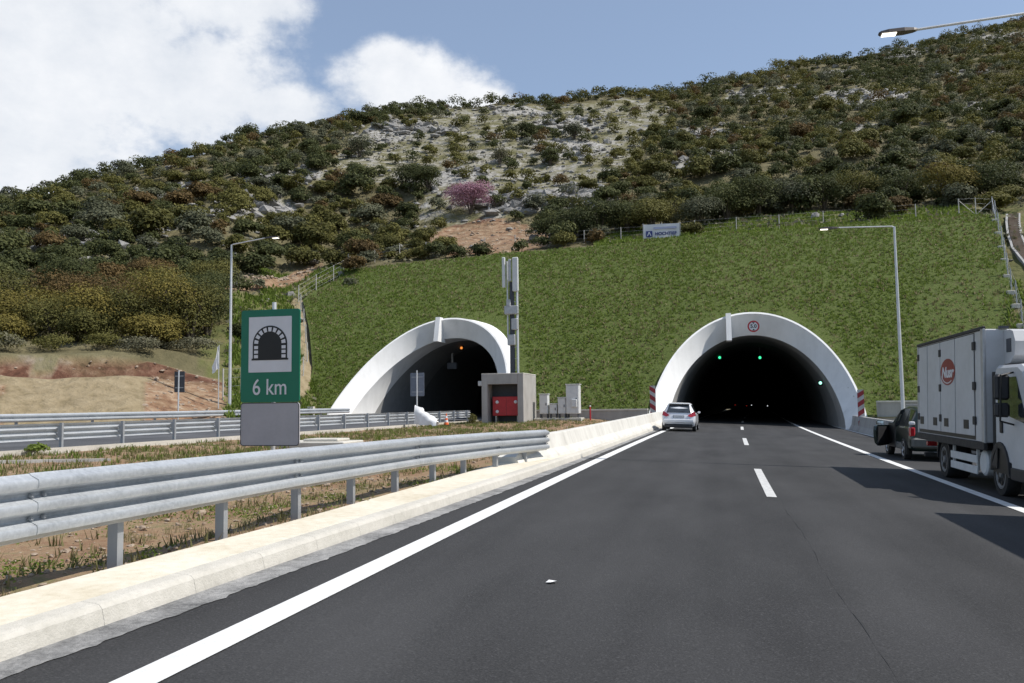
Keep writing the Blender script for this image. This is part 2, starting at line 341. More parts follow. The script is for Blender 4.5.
def leaf_mat(name, ca, cb, cc, trans=0.25):
    """leaf colours vary leaf by leaf (stored on each leaf) and bush by bush (object random)"""
    m, nt, b = mat_nodes(name); N, L = nt.nodes, nt.links
    at = N.new('ShaderNodeAttribute'); at.attribute_name = 'tint'
    se = N.new('ShaderNodeSeparateColor'); L.new(at.outputs['Color'], se.inputs[0])
    oi = N.new('ShaderNodeObjectInfo')
    ad = N.new('ShaderNodeMath'); ad.operation = 'MULTIPLY_ADD'; ad.inputs[1].default_value = 0.35; L.new(oi.outputs['Random'], ad.inputs[0])
    ml = N.new('ShaderNodeMath'); ml.operation = 'MULTIPLY'; ml.inputs[1].default_value = 0.75; L.new(se.outputs[0], ml.inputs[0]); L.new(ml.outputs[0], ad.inputs[2])
    r = N.new('ShaderNodeValToRGB'); els = r.color_ramp.elements; els.new(0.5)
    for e, (p, c) in zip(els, ((0.1, ca), (0.5, cb), (0.95, cc))): e.position = p; e.color = (*c, 1)
    L.new(ad.outputs[0], r.inputs[0]); L.new(r.outputs[0], b.inputs['Base Color'])
    b.inputs['Roughness'].default_value = 0.75; b.inputs['Specular IOR Level'].default_value = 0.2
    tr = N.new('ShaderNodeBsdfTranslucent'); L.new(r.outputs[0], tr.inputs[0])
    mx = N.new('ShaderNodeMixShader'); mx.inputs[0].default_value = trans
    out = N['Material Output']; L.new(b.outputs[0], mx.inputs[1]); L.new(tr.outputs[0], mx.inputs[2]); L.new(mx.outputs[0], out.inputs[0])
    return m
LEAF = {
 'dark':  leaf_mat('dark_green_leaves', (0.034, 0.043, 0.016), (0.068, 0.078, 0.027), (0.122, 0.130, 0.045)),
 'olive': leaf_mat('olive_leaves', (0.060, 0.060, 0.017), (0.112, 0.108, 0.029), (0.180, 0.166, 0.048)),
 'grey':  leaf_mat('grey_green_leaves', (0.058, 0.064, 0.036), (0.098, 0.104, 0.060), (0.150, 0.155, 0.095)),
 'rust':  leaf_mat('rust_brown_leaves', (0.068, 0.046, 0.018), (0.118, 0.080, 0.030), (0.180, 0.120, 0.047)),
 'gold':  leaf_mat('yellow_green_leaves', (0.074, 0.066, 0.017), (0.142, 0.120, 0.027), (0.225, 0.182, 0.045)),
 'pink':  leaf_mat('pink_blossom', (0.20, 0.10, 0.135), (0.33, 0.175, 0.225), (0.46, 0.27, 0.33)),
 'pale':  leaf_mat('pale_twiggy_leaves', (0.10, 0.098, 0.058), (0.155, 0.150, 0.090), (0.22, 0.205, 0.14)),
 'grass': leaf_mat('grass_blades', (0.088, 0.132, 0.022), (0.148, 0.205, 0.035), (0.212, 0.262, 0.060), 0.38),
 'drygrass': leaf_mat('dry_grass_blades', (0.11, 0.11, 0.04), (0.18, 0.165, 0.07), (0.30, 0.25, 0.14), 0.3),
}
# ------------------------------------------------------------------ terrain
# hill profile by bearing from the viewpoint of the road: (distance, height) pairs
H_AZ = [-61.95, -52.81, -45.86, -38.86, -32.85, -29.6, -27.6, -23.7, -19.58, -14.71, -7.76, -0.98, 5.45, 11.41, 15.27, 17.2, 18.6, 23.95, 33.33, 50.0]
def cz(az): # crest of the sown slope (Y = 82.5)
    X = 82.5*math.tan(math.radians(az)); return 18.0 + (0.034*X if X < 0 else 0.014*X)
def cd(az): return 82.4/math.cos(math.radians(az))
def ctr(az, pts): d = cd(az); return [(d, cz(az)-0.12), (d+4.5, cz(az)+0.9)] + pts
H_T = [
 [(40.0, 1.19), (60.0, 2.42), (85.0, 5.85), (120.0, 11.0), (170.0, 19.06)],
 [(44.0, 1.2), (58.0, 3.16), (80.0, 7.89), (112.0, 15.72), (150.0, 26.54)],
 [(46.5, 0.9), (53.5, 3.5), (57.2, 3.6), (57.9, 5.0), (68.0, 6.8), (84.0, 11.8), (112.0, 20.28), (152.0, 34.28)],
 [(46.5, 0.9), (53.5, 3.5), (57.2, 3.6), (57.9, 5.0), (68.0, 7.2), (84.0, 12.9), (112.0, 23.62), (160.0, 43.88)],
 [(48.5, 0.9), (54.0, 2.2), (59.6, 3.6), (60.3, 4.6), (70.0, 7.6), (84.0, 13.0), (118.0, 29.23), (172.0, 55.33)],
 [(53.0, 1.0), (60.0, 1.9), (72.0, 6.6), (88.0, 13.6), (96.0, 16.4), (128.0, 33.5), (180.0, 60.0)],
 [(62.0, 0.6), (66.0, 1.7), (80.0, 9.3), (93.0, 16.0), (98.0, 17.6), (130.0, 35.4), (183.0, 62.8)],
 ctr(-23.7, [(108.0, 22.62), (138.0, 41.1), (190.0, 69.69)]),
 ctr(-19.58, [(105.0, 23.76), (145.0, 45.18), (194.0, 73.09)]),
 ctr(-14.71, [(105.0, 24.27), (150.0, 48.62), (200.0, 76.69)]),
 ctr(-7.76, [(105.0, 24.75), (152.0, 49.09), (212.0, 82.22)]),
 ctr(-0.98, [(105.0, 25.13), (155.0, 49.92), (225.0, 86.97)]),
 ctr(5.45, [(105.0, 25.32), (160.0, 51.48), (245.0, 98.09)]),
 ctr(11.41, [(108.0, 25.64), (168.0, 53.74), (265.0, 105.85)]),
 ctr(15.27, [(110.0, 26.08), (172.0, 54.44), (285.0, 114.16)]),
 [(60.0, 1.3), (70.0, 8.2), (87.0, 18.2), (92.0, 19.2), (108.0, 25.0), (175.0, 55.0), (296.0, 118.0)],
 [(60.0, 1.3), (70.0, 8.2), (87.0, 17.9), (105.0, 24.0), (175.0, 55.15), (302.0, 120.5)],
 [(58.0, 1.3), (70.0, 8.0), (90.0, 17.0), (110.0, 25.5), (175.0, 53.12), (310.0, 119.45)],
 [(56.0, 1.3), (70.0, 8.0), (90.0, 16.0), (110.0, 23.5), (175.0, 45.58), (320.0, 106.2)],
 [(50.0, 1.3), (70.0, 6.0), (90.0, 13.0), (110.0, 20.0), (175.0, 40.0), (320.0, 90.0)],
]
def prof(i, d):
    t = H_T[i]
    if d <= t[0][0]:
        e = t[0][0]-d
        return t[0][1] - 0.74*e - min(1.0, e) if t[0][0] > 70 else t[0][1] - min(2.4, 0.8*e)
    if d > t[-1][0]:
        # rounds over the ridge and falls away behind
        s0 = (t[-1][1]-t[-2][1])/(t[-1][0]-t[-2][0]); e = d-t[-1][0]
        return t[-1][1] + s0*e*0.35 - 0.010*e*e if e < 30 else t[-1][1] + s0*10.5 - 9 - 0.30*(e-30)
    return lerp_tab(d, t)
def hill_base(az, d):
    if az <= H_AZ[0]: return prof(0, d)
    for i in range(len(H_AZ)-1):
        if az <= H_AZ[i+1]:
            k = (az-H_AZ[i])/(H_AZ[i+1]-H_AZ[i]); return prof(i, d)*(1-k) + prof(i+1, d)*k
    return prof(len(H_AZ)-1, d)
def dstart(az):
    if az <= H_AZ[0]: return H_T[0][0][0]
    for i in range(len(H_AZ)-1):
        if az <= H_AZ[i+1]:
            k = (az-H_AZ[i])/(H_AZ[i+1]-H_AZ[i]); return H_T[i][0][0]*(1-k) + H_T[i+1][0][0]*k
    return H_T[-1][0][0]
def hill_z(X, Y):
    az = math.degrees(math.atan2(X, Y)); d = math.hypot(X, Y)
    z = hill_base(az, d)
    k = min(1.0, max(0.0, (d-88)/25.0))
    if az < -30: k = min(1.0, max(0.0, (d-62)/20.0))
    p = Vector((X*0.055, Y*0.055, 0.3))
    return z + k*(1.5*mnoise.noise(p) + 0.55*mnoise.noise(p*3.1) ) + (0.22 if d > 60 else 0.10)*mnoise.noise(Vector((X*0.6, Y*0.6, 4.0))) + (0.35*mnoise.noise(Vector((X*0.25, Y*0.25, 14.0))) if az < -33 and d < 66 else 0)

SL_EDGE = [(0,-31.0),(.093,-31.7),(.24,-32.9),(.46,-36.2),(.70,-40.2),(.80,-39.6),(1,-38.2)]
def slope_edge(v): return lerp_tab(v, SL_EDGE), 18.4 + (25.4-18.4)*v
# bare patches on the hill: (X, Y, radius, kind)
CLEARING = [(-63,127),(-72,151),(-62,157),(-60,183),(-40,195),(-17,209),(-6,188),(-10,165),(-12,148),(-15,126),(-19,110),(-24,106),(-35,101),(-40,105),(-41,115),(-53,124)]
SOIL = [(-36,95),(-34,100.5),(-30,104.5),(-24,103.5),(-19.5,98),(-17,91),(-20,86),(-28,87)]
SOIL_STRIP = [(-49,69),(-46.5,77),(-46.5,84),(-45.5,88),(-43.2,87),(-43.6,79),(-45.6,69)]
ROCKS = [(-64.7,89.1,5),(-61.7,105.3,5),(-60.1,79.2,3),(-71.6,79.5,5),(-62.7,76.1,3),(-64.4,98.2,5),(-65.8,118.4,7),(-28.5,109,5),(-23.4,112.1,6),(-19,114.8,6),(-63.9,155.6,7),(-58.3,158.4,6),(-43,184.9,8),(-26,150,9),(-40,125,7),
         (-1.8,164.8,7),(5.8,143.7,6),(-3.2,132,5),(1.5,136,5),(35.7,187,8),(30.7,193,9),(34,228,8),(53,248,9),(80,258,9),(12,202,10),(40,140,4),(48,170,5),(26,160,5),(58,205,6),(-84,112,6),(-90,95,5),(-30,172,9)]
OPEN = ROCKS + []
def in_poly(x, y, P):
    c = False; n = len(P)
    for i in range(n):
        (x1, y1), (x2, y2) = P[i], P[(i+1) % n]
        if (y1 > y) != (y2 > y) and x < (x2-x1)*(y-y1)/(y2-y1)+x1: c = not c
    return c
def zone(X, Y):
    """rock, red soil, beige mound, green grass (0..1)"""
    az = math.degrees(math.atan2(X, Y)); d = math.hypot(X, Y)
    wob = 3.0*mnoise.noise(Vector((X*0.12, Y*0.12, 9.0)))
    wob2 = mnoise.noise(Vector((X*0.45, Y*0.45, 2.0)))
    r = 0.0
    for (x, y, R) in ROCKS:
        q = math.hypot(X-x, Y-y) + wob*0.8
        if q < R: r = max(r, min(1, (R-q)/2.5))
    if in_poly(X+wob, Y+wob, CLEARING): r = max(r, 0.55)
    s = 1.0 if in_poly(X+wob*0.35, Y-wob*0.35, SOIL) or in_poly(X+wob*0.2, Y, SOIL_STRIP) else 0.0
    m = 0.0; g = 0.0
    if -60 < az < -31.5 and d < 62:
        if az < -37.9+0.25*wob and d < 56.4+0.25*wob+0.9*wob2 and az > -45.6+0.2*wob+0.8*wob2: m = 1.0
        elif d < (57.5 if az < -37.2 else 58.4)+0.2*wob+0.6*wob2 and az < -33.2:
            s = 1.0
            if d > 56.6: r = 0.4
    if 57 < Y < 75.5 and 0 < slope_edge((Y-57)/25.7)[0]+.25-X < 1.5+.5*wob2: return r, 0.0, 1.0, 0.0
    if -34.6+0.3*wob <= az < -25 and d < (82 if az < -31 else 96)+0.5*wob and not s and not m: g = 1.0
    if az > 15 and d < 96: g = 1.0
    if -8 < az < 18 and d < 97: g = 1.0
    return r, s, m, g

def hill_material():
    m, nt, b = mat_nodes('hill_ground'); N, L = nt.nodes, nt.links
    b.inputs['Roughness'].default_value = 0.95; b.inputs['Specular IOR Level'].default_value = 0.15
    tc = N.new('ShaderNodeTexCoord'); at = N.new('ShaderNodeAttribute'); at.attribute_name = 'zone'
    se = N.new('ShaderNodeSeparateColor'); L.new(at.outputs['Color'], se.inputs[0])
    def nz(s, d=7, r=0.62):
        n = N.new('ShaderNodeTexNoise'); n.inputs['Scale'].default_value = s; n.inputs['Detail'].default_value = d; n.inputs['Roughness'].default_value = r
        L.new(tc.outputs['Object'], n.inputs[0]); return n.outputs[0]
    def ramp(v, stops):
        r = N.new('ShaderNodeValToRGB'); L.new(v, r.inputs[0]); e = r.color_ramp.elements
        while len(e) < len(stops): e.new(0.5)
        for q, (p, c) in zip(e, stops): q.position = p; q.color = (*c, 1)
        return r.outputs[0]
    def mix(f, a, c):
        n = N.new('ShaderNodeMix'); n.data_type = 'RGBA'; L.new(f, n.inputs[0]); L.new(a, n.inputs[6]); L.new(c, n.inputs[7]); return n.outputs[2]
    def maths(op, a, c):
        n = N.new('ShaderNodeMath'); n.operation = op; n.use_clamp = True
        for i, v in enumerate((a, c)):
            if isinstance(v, float): n.inputs[i].default_value = v
            else: L.new(v, n.inputs[i])
        return n.outputs[0]
    fine, mid, big = nz(1.3), nz(0.35), nz(0.09)
    base = ramp(mid, [(0.3, (0.085,0.078,0.040)), (0.5, (0.14,0.122,0.066)), (0.62, (0.18,0.16,0.09)), (0.75, (0.22,0.185,0.125))])
    rock = ramp(fine, [(0.30, (0.11,0.10,0.088)), (0.42, (0.25,0.238,0.215)), (0.55, (0.37,0.355,0.325)), (0.7, (0.46,0.445,0.415))])
    grass = ramp(mid, [(0.35, (0.14,0.138,0.058)), (0.6, (0.21,0.192,0.09))])
    soil = ramp(fine, [(0.3, (0.125,0.066,0.040)), (0.44, (0.24,0.143,0.086)), (0.58, (0.325,0.222,0.142)), (0.72, (0.42,0.35,0.265))])
    mound = ramp(fine, [(0.28, (0.19,0.15,0.085)), (0.45, (0.27,0.215,0.13)), (0.7, (0.34,0.275,0.175))])
    lawn = ramp(mid, [(0.3, (0.085,0.098,0.034)), (0.5, (0.125,0.128,0.048)), (0.68, (0.18,0.15,0.08))])
    al = N.new('ShaderNodeMapRange'); al.interpolation_type = 'SMOOTHSTEP'; al.inputs[1].default_value = 0.42; al.inputs[2].default_value = 0.62
    L.new(maths('ADD', maths('MULTIPLY', mid, 0.65), maths('MULTIPLY', se.outputs[0], 0.30)), al.inputs[0])
    c = mix(se.outputs[0], base, grass); c = mix(al.outputs[0], c, rock)
    c = mix(at.outputs['Alpha'], c, lawn); scarp = ramp(fine, [(0.3, (0.055,0.026,0.017)), (0.5, (0.13,0.062,0.040)), (0.7, (0.24,0.15,0.10))])  # scarp: dark red earth, deepened in colour for the shade on its face
    c = mix(maths('MULTIPLY', se.outputs[1], maths('ADD', maths('MULTIPLY', mid, 1.6), 0.10)), c, mix(maths('MULTIPLY', se.outputs[0], 2.5), soil, scarp)); c = mix(se.outputs[2], c, mound)
    L.new(c, b.inputs['Base Color'])
    bp = N.new('ShaderNodeBump'); bp.inputs['Strength'].default_value = 1.0; bp.inputs['Distance'].default_value = 0.35
    L.new(fine, bp.inputs['Height']); L.new(bp.outputs[0], b.inputs['Normal'])
    return m
def build_hill():
    azs = [-75+i*(135/330.0) for i in range(331)]; nr = 210
    V = []; Fc = []; Z = []
    for az in azs:
        d0 = dstart(az); 
        a = math.radians(az)
        for j in range(nr):
            t = j/(nr-1); d = d0 + (430-d0)*(0.32*t+0.68*t**2.2)
            X, Y = d*math.sin(a), d*math.cos(a)
            V.append((X, Y, hill_z(X, Y))); Z.append(zone(X, Y))
    for i in range(len(azs)-1):
        for j in range(nr-1):
            q = i*nr+j; Fc.append((q, q+nr, q+nr+1, q+1))
    me = bpy.data.meshes.new('hill'); me.from_pydata(V, [], Fc)
    at = me.color_attributes.new('zone', 'FLOAT_COLOR', 'POINT'); at.data.foreach_set('color', np.array(Z, dtype=np.float32).ravel())
    me.materials.append(hill_material()); me.polygons.foreach_set('use_smooth', [True]*len(me.polygons)); me.update()
    bm = bmesh.new(); bm.from_mesh(me); bmesh.ops.recalc_face_normals(bm, faces=bm.faces); bm.to_mesh(me); bm.free()
    o = bpy.data.objects.new('hill', me); col.objects.link(o); return struct(o)
build_hill()

# ground sheet under everything, to the horizon
g = MB(); g.poly([(-3000,-1500,-2.6),(3000,-1500,-2.6),(3000,4000,-2.6),(-3000,4000,-2.6)]); struct(g.build('ground', MT['ground']))

# ------------------------------------------------------------------ sown slope above the portals
L_TUN = dict(ao=6.74, ho=8.15, ai=5.65, hi=6.65, cx=-21.4, y=62.0, hd=0.066, zb=0.55)      # left tube: axis point, heading, floor
R_TUN = dict(ao=6.87, ho=8.35, ai=5.75, hi=6.75, cx=2.45, y=62.0, hd=0.030, zb=-0.09)
def tun_x(t, Y): return t['cx'] + t['hd']*(Y-t['y'])
def slope_z(X, Y):
    v = min(1.0, max(0.0, (Y-57.5)/25.0)); crest = 18.0 + (0.034*X if X < 0 else 0.014*X)
    z = 0.55 + (crest-0.55)*(0.96*v + 0.06*math.sin(math.pi*v) + 0.04*v*v)
    return z + 0.10*mnoise.noise(Vector((X*0.5, Y*0.5, 1))) + 0.25*mnoise.noise(Vector((X*0.12, Y*0.12, 5)))
def inside_tube(X, Y, z, k):
    for t in (L_TUN, R_TUN):
        e = ((X-tun_x(t, Y))/(t['ao']+0.35))**2 + (max(0, z-t['zb'])/(t['ho']+0.35))**2
        if e < k: return True
    return False
def build_slope():
    nu, nv = 150, 66; V = []; Fc = []
    for j in range(nv):
        v = j/(nv-1); x0, x1 = slope_edge(v); Y = 57.0+25.7*v
        for i in range(nu):
            X = x0+(x1-x0)*i/(nu-1)
            V.append((X, Y, slope_z(X, Y)))
    for j in range(nv-1):
        for i in range(nu-1):
            q = [j*nu+i, j*nu+i+1, (j+1)*nu+i+1, (j+1)*nu+i]
            if all(inside_tube(*V[a], 0.93) for a in q): continue
            Fc.append(tuple(q))
    me = bpy.data.meshes.new('grass_slope'); me.from_pydata(V, [], Fc); me.materials.append(MT['slope'])
    me.polygons.foreach_set('use_smooth', [True]*len(me.polygons)); me.update()
    o = bpy.data.objects.new('terrain_slope', me); col.objects.link(o); return struct(o)
build_slope()

# ------------------------------------------------------------------ leaves, crowns, grass (numpy meshes)
def leaf_quads(P, Nrm, size, tint, asp=0.62):
    """P (n,3) centres, Nrm (n,3) rough facing; returns verts, faces, tint per vertex"""
    n = len(P); r = npr.normal(size=(n, 3)); t = np.cross(Nrm, r); t /= np.linalg.norm(t, axis=1)[:, None]+1e-9
    b = np.cross(Nrm, t); b /= np.linalg.norm(b, axis=1)[:, None]+1e-9
    s = size[:, None]
    V = np.stack([P-t*s*0.5, P+b*s*asp*0.5, P+t*s*0.5, P-b*s*asp*0.5], axis=1).reshape(-1, 3)
    return V, np.repeat(tint, 4)
def crown_arrays(R, n, size, lobes=7, hollow=0.55, flat=0.35, up=0.3):
    """leaves over the lobes of an uneven crown of half sizes R, centred on the origin"""
    C = []; 
    for i in range(lobes):
        a = npr.uniform(0, 2*math.pi); h = npr.uniform(-0.35, 0.55); q = npr.uniform(0.25, 0.62)
        C.append((q*math.cos(a)*R[0], q*math.sin(a)*R[1], h*R[2]*0.8))
    C.append((0, 0, 0.15*R[2])); C = np.array(C); rad = npr.uniform(0.34, 0.60, len(C)); rad[-1] = 0.66
    w = rad**2; k = npr.choice(len(C), n, p=w/w.sum())
    d = npr.normal(size=(n, 3)); d /= np.linalg.norm(d, axis=1)[:, None]
    d[:, 2] = np.where(d[:, 2] < -0.2, -d[:, 2]*0.8, d[:, 2])
    rr = rad[k]*(hollow + (1.08-hollow)*npr.uniform(0, 1, n)**0.5)
    P = C[k] + d*rr[:, None]*np.array(R)
    Nn = d + npr.normal(scale=0.42, size=(n, 3)); Nn[:, 2] += up; Nn /= np.linalg.norm(Nn, axis=1)[:, None]
    lobe_t = npr.uniform(-0.16, 0.16, len(C))
    tint = np.clip(npr.beta(2.2, 2.2, n) + lobe_t[k], 0, 1)
    sz = size*npr.uniform(0.6, 1.35, n)
    return leaf_quads(P, Nn, sz, tint)
def mesh_from_quads(name, V, T, mat):
    n = len(V)//4; me = bpy.data.meshes.new(name)
    me.vertices.add(len(V)); me.vertices.foreach_set('co', V.astype(np.float32).ravel())
    me.loops.add(n*4); me.loops.foreach_set('vertex_index', np.arange(n*4, dtype=np.int32))
    me.polygons.add(n); me.polygons.foreach_set('loop_start', np.arange(0, n*4, 4, dtype=np.int32))
    try: me.polygons.foreach_set('loop_total', np.full(n, 4, dtype=np.int32))
    except Exception: pass
    at = me.color_attributes.new('tint', 'FLOAT_COLOR', 'POINT')
    c = np.ones((len(V), 4), dtype=np.float32); c[:, 0] = T; c[:, 1] = T; c[:, 2] = T; at.data.foreach_set('color', c.ravel())
    me.materials.append(mat); me.update(calc_edges=True); me.validate(); return me
def add_obj(name, me, parent=None, loc=(0,0,0)):
    o = bpy.data.objects.new(name, me); col.objects.link(o); o.location = loc
    if parent is not None: o.parent = parent
    return o
def trunk_mesh(h, r, n=4, spread=0.5, seed=0):
    rg = random.Random(seed); b = MB()
    for i in range(n):
        a = 2*math.pi*i/n + rg.uniform(-.4, .4); k = spread*rg.uniform(0.4, 1.0)
        p0 = Vector((0.1*r*i, 0, -0.3)); p1 = Vector((math.cos(a)*k*0.35*h, math.sin(a)*k*0.35*h, h*0.5)); p2 = Vector((math.cos(a)*k*h*0.8, math.sin(a)*k*h*0.8, h*rg.uniform(0.8, 1.05)))
        b.cyl(p0, p1, r, r*0.65, 7); b.cyl(p1, p2, r*0.65, r*0.2, 6)
        for q in range(2):
            e = p1.lerp(p2, 0.4+0.3*q); f = e+Vector((rg.uniform(-.3,.3)*h, rg.uniform(-.3,.3)*h, rg.uniform(.15,.35)*h)); b.cyl(e, f, r*0.3, r*0.1, 5)
    return b

# kinds of scrub: leaf material, half sizes
KINDS = {
 'dark':  ('dark_shrub', 'dark green rounded evergreen shrub among rocks on the hillside', 'shrub', 'dark green shrubs on the hillside'),
 'olive': ('olive_shrub', 'olive green bushy shrub among rocks on the hillside', 'shrub', 'olive green shrubs on the hillside'),
 'grey':  ('grey_green_shrub', 'dull grey green open shrub among rocks on the hillside', 'shrub', 'grey green shrubs on the hillside'),
 'rust':  ('rust_brown_shrub', 'rust brown leafy shrub between green shrubs on the hillside', 'shrub', 'rust brown shrubs on the hillside'),
}
LIB = {}
for kd in KINDS:
    LIB[kd] = []
    for v in range(4):
        R = (1.0, 1.0, npr.uniform(0.78, 0.95))
        V, T = crown_arrays(R, 1700 if kd != 'grey' else 1350, 0.145, lobes=6+v)
        LIB[kd].append(mesh_from_quads('shrub_crown', V + np.array([0, 0, 0.58]), T, LEAF[kd]))
def density(X, Y):
    az = math.degrees(math.atan2(X, Y)); d = math.hypot(X, Y)
    r, s, m, gq = zone(X, Y)
    if s > 0 or m > 0: return 0.0
    if gq > 0: return 0.004
    if d < 76 and az < -30: return 0.0
    if az > -36 and az < -27 and d < 72: return 0.0
    wob = mnoise.noise(Vector((X*0.05, Y*0.05, 2.0)))
    base = 0.90 + 0.35*wob
    if az > 2: base -= 0.06
    ez = 0
    if in_poly(X, Y, CLEARING): base = 0.035 + 0.09*max(0, mnoise.noise(Vector((X*0.09, Y*0.09, 7.0))))
    elif r > 0.3: base *= 0.16
    return base
def scatter_shrubs():
    pts = []; cell = {}
    tries = 0
    def free(x, y, r):
        cx_, cy_ = int(x//4), int(y//4)
        for i in (-1, 0, 1):
            for j in (-1, 0, 1):
                for (a, b, q) in cell.get((cx_+i, cy_+j), ()):
                    if (a-x)**2+(b-y)**2 < (0.66*(q+r))**2: return False
        return True
    while tries < 70000 and len(pts) < 4200:
        tries += 1
        az = rng.uniform(-52, 27); u = rng.random(); d = 60 + 285*(u**0.75)
        X, Y = d*math.sin(math.radians(az)), d*math.cos(math.radians(az))
        if d < dstart(az)+3.0: continue
        # only the side of the hill that faces the road
        ds = lerp_tab(az, [(-62, 172), (-46, 158), (-39, 158), (-33, 166), (-29, 186), (-24, 196), (-15, 206), (-8, 218), (-1, 230), (5, 250), (11, 270), (15, 290), (18, 305), (24, 315), (33, 322)])
        if d > ds+9: continue
        if rng.random() > density(X, Y): continue
        r = rng.choice((0.9, 1.3, 1.5, 1.7, 1.9, 2.2, 2.6))*rng.uniform(0.85, 1.15)
        if in_poly(X, Y, CLEARING): r = min(r, 1.9)*0.9
        if not free(X, Y, r): continue
        cell.setdefault((int(X//4), int(Y//4)), []).append((X, Y, r)); pts.append((X, Y, r, d))
    return pts
def kind_for(X, Y):
    n = mnoise.noise(Vector((X*0.035, Y*0.035, 11.0))) + rng.uniform(-0.55, 0.55)
    if rng.random() < 0.07: return 'rust'
    return 'dark' if n < -0.02 else ('grey' if n < 0.18 else 'olive')
def plant_hill():
    pts = scatter_shrubs()
    pts.sort(key=lambda p: -p[2]/p[3])
    for (X, Y, r, d) in pts[:300]:
        kd = kind_for(X, Y); nm, lab, cat, grp = KINDS[kd]
        o = add_obj(nm, rng.choice(LIB[kd]), None, (X, Y, hill_z(X, Y)-0.12*r))
        o.scale = (r*rng.uniform(.9,1.15), r*rng.uniform(.9,1.15), r*rng.uniform(.75,1.12)); o.rotation_euler = (rng.uniform(-.08,.08), rng.uniform(-.08,.08), rng.uniform(0, 6.28))
        tag(o, lab, cat, grp)
    rest = {k: ([], []) for k in KINDS}
    for (X, Y, r, d) in pts[300:]:
        kd = kind_for(X, Y)
        n = int(min(420, max(150, 52000/d)))
        V, T = crown_arrays((r, r, r*rng.uniform(.75, 1.05)), n, 0.30*(0.6+0.25*r)*(0.8+d/500.0), lobes=5)
        V = V + np.array([X, Y, hill_z(X, Y) + 0.45*r]); rest[kd][0].append(V); rest[kd][1].append(T)
    nm = {'dark': 'dark green scrub covering the upper hillside', 'olive': 'olive green scrub covering the upper hillside', 'grey': 'grey green scrub covering the upper hillside', 'rust': 'rust brown scrub dotted over the upper hillside'}
    for kd, (Vs, Ts) in rest.items():
        if not Vs: continue
        o = add_obj('hillside_scrub', mesh_from_quads('hillside_scrub', np.concatenate(Vs), np.concatenate(Ts), LEAF[kd]))
        tag(o, nm[kd], 'scrub'); stuff(o)
    # low herbs and dwarf scrub between the shrubs
    P = []; 
    for _ in range(26000):
        az = rng.uniform(-50, 25); d = 62+220*rng.random()**0.8; X, Y = d*math.sin(math.radians(az)), d*math.cos(math.radians(az))
        if d < dstart(az)+1.5: continue
        r, s, m, gq = zone(X, Y)
        if m > 0 or (s > 0 and rng.random() < 0.93) : continue
        if mnoise.noise(Vector((X*0.11, Y*0.11, 3.0))) + rng.uniform(-.4,.4) < (0.0 if r < .3 else 0.12): continue
        z = hill_z(X, Y); k = rng.uniform(.15, .5)
        for q in range(4): P.append((X+rng.gauss(0, k), Y+rng.gauss(0, k), z+rng.uniform(.05, .45)*(.6+k), k))
    P = np.array(P); n = len(P); Nn = npr.normal(size=(n, 3)); Nn[:, 2] += .8; Nn /= np.linalg.norm(Nn, axis=1)[:, None]
    V, T = leaf_quads(P[:, :3], Nn, P[:, 3]*0.9+0.12, npr.beta(2, 2, n), 0.6)
    o = add_obj('low_herbs', mesh_from_quads('low_herbs', V, T, LEAF['pale'])); tag(o, 'dry grass and low herbs between the hillside rocks', 'ground cover'); stuff(o)
plant_hill()

def bush(name, label, kd, X, Y, R, n, leaf, group=None, zoff=0.0, cat='tree', lobes=9, trunk=True, zc=None):
    """a tree or big shrub: crown of leaves on a forked trunk"""
    z = hill_z(X, Y)+zoff; t = thing(name, label, cat, (X, Y, z), 0, group)
    V, T = crown_arrays(R, n, leaf, lobes=lobes)
    add_obj('crown', mesh_from_quads('crown', V + np.array([0, 0, zc if zc else R[2]*0.58]), T, LEAF[kd]), t)
    if trunk: trunk_mesh(R[2]*1.1, 0.045*R[2]+0.03, 4, 0.55, seed=int(X*10)).build('trunk', MT['bark'], t)
    return t
bush('blossoming_tree', 'round pink blossoming tree alone on the rocky clearing', 'pink', -31.9, 106.3, (3.9, 3.3, 2.8), 7500, 0.19, zc=1.9)
bush('dark_bush', 'large dark bush in the clearing with a second bush to its right', 'dark', -46.4, 118.6, (3.4, 3.2, 3.0), 6000, 0.21)
bush('dark_bush', 'large dark bush in the clearing touching the bush to its left', 'dark', -41.9, 117.0, (3.2, 3.0, 2.9), 6000, 0.21)
bush('pale_bush', 'pale twiggy bush above the pink blossoming tree', 'pale', -35.8, 137.4, (2.0, 2.0, 2.3), 1500, 0.22)
bush('dark_bush', 'dark round bush to the right of the pale twiggy bush in the clearing', 'dark', -26.8, 137.1, (2.5, 2.3, 2.4), 2600, 0.26)
bush('dark_bush', 'dark bush high in the clearing straight above the mast', 'dark', -34.5, 154.4, (2.4, 2.4, 2.3), 2200, 0.28)
bush('grey_bush', 'grey green bush right of the dark bushes high in the clearing', 'grey', -25.7, 157.3, (2.6, 2.4, 2.3), 2200, 0.28)
bush('grey_bush', 'grey leafless looking bush at the left end of the clearing', 'grey', -61.4, 135.2, (2.9, 2.8, 2.5), 2400, 0.28)
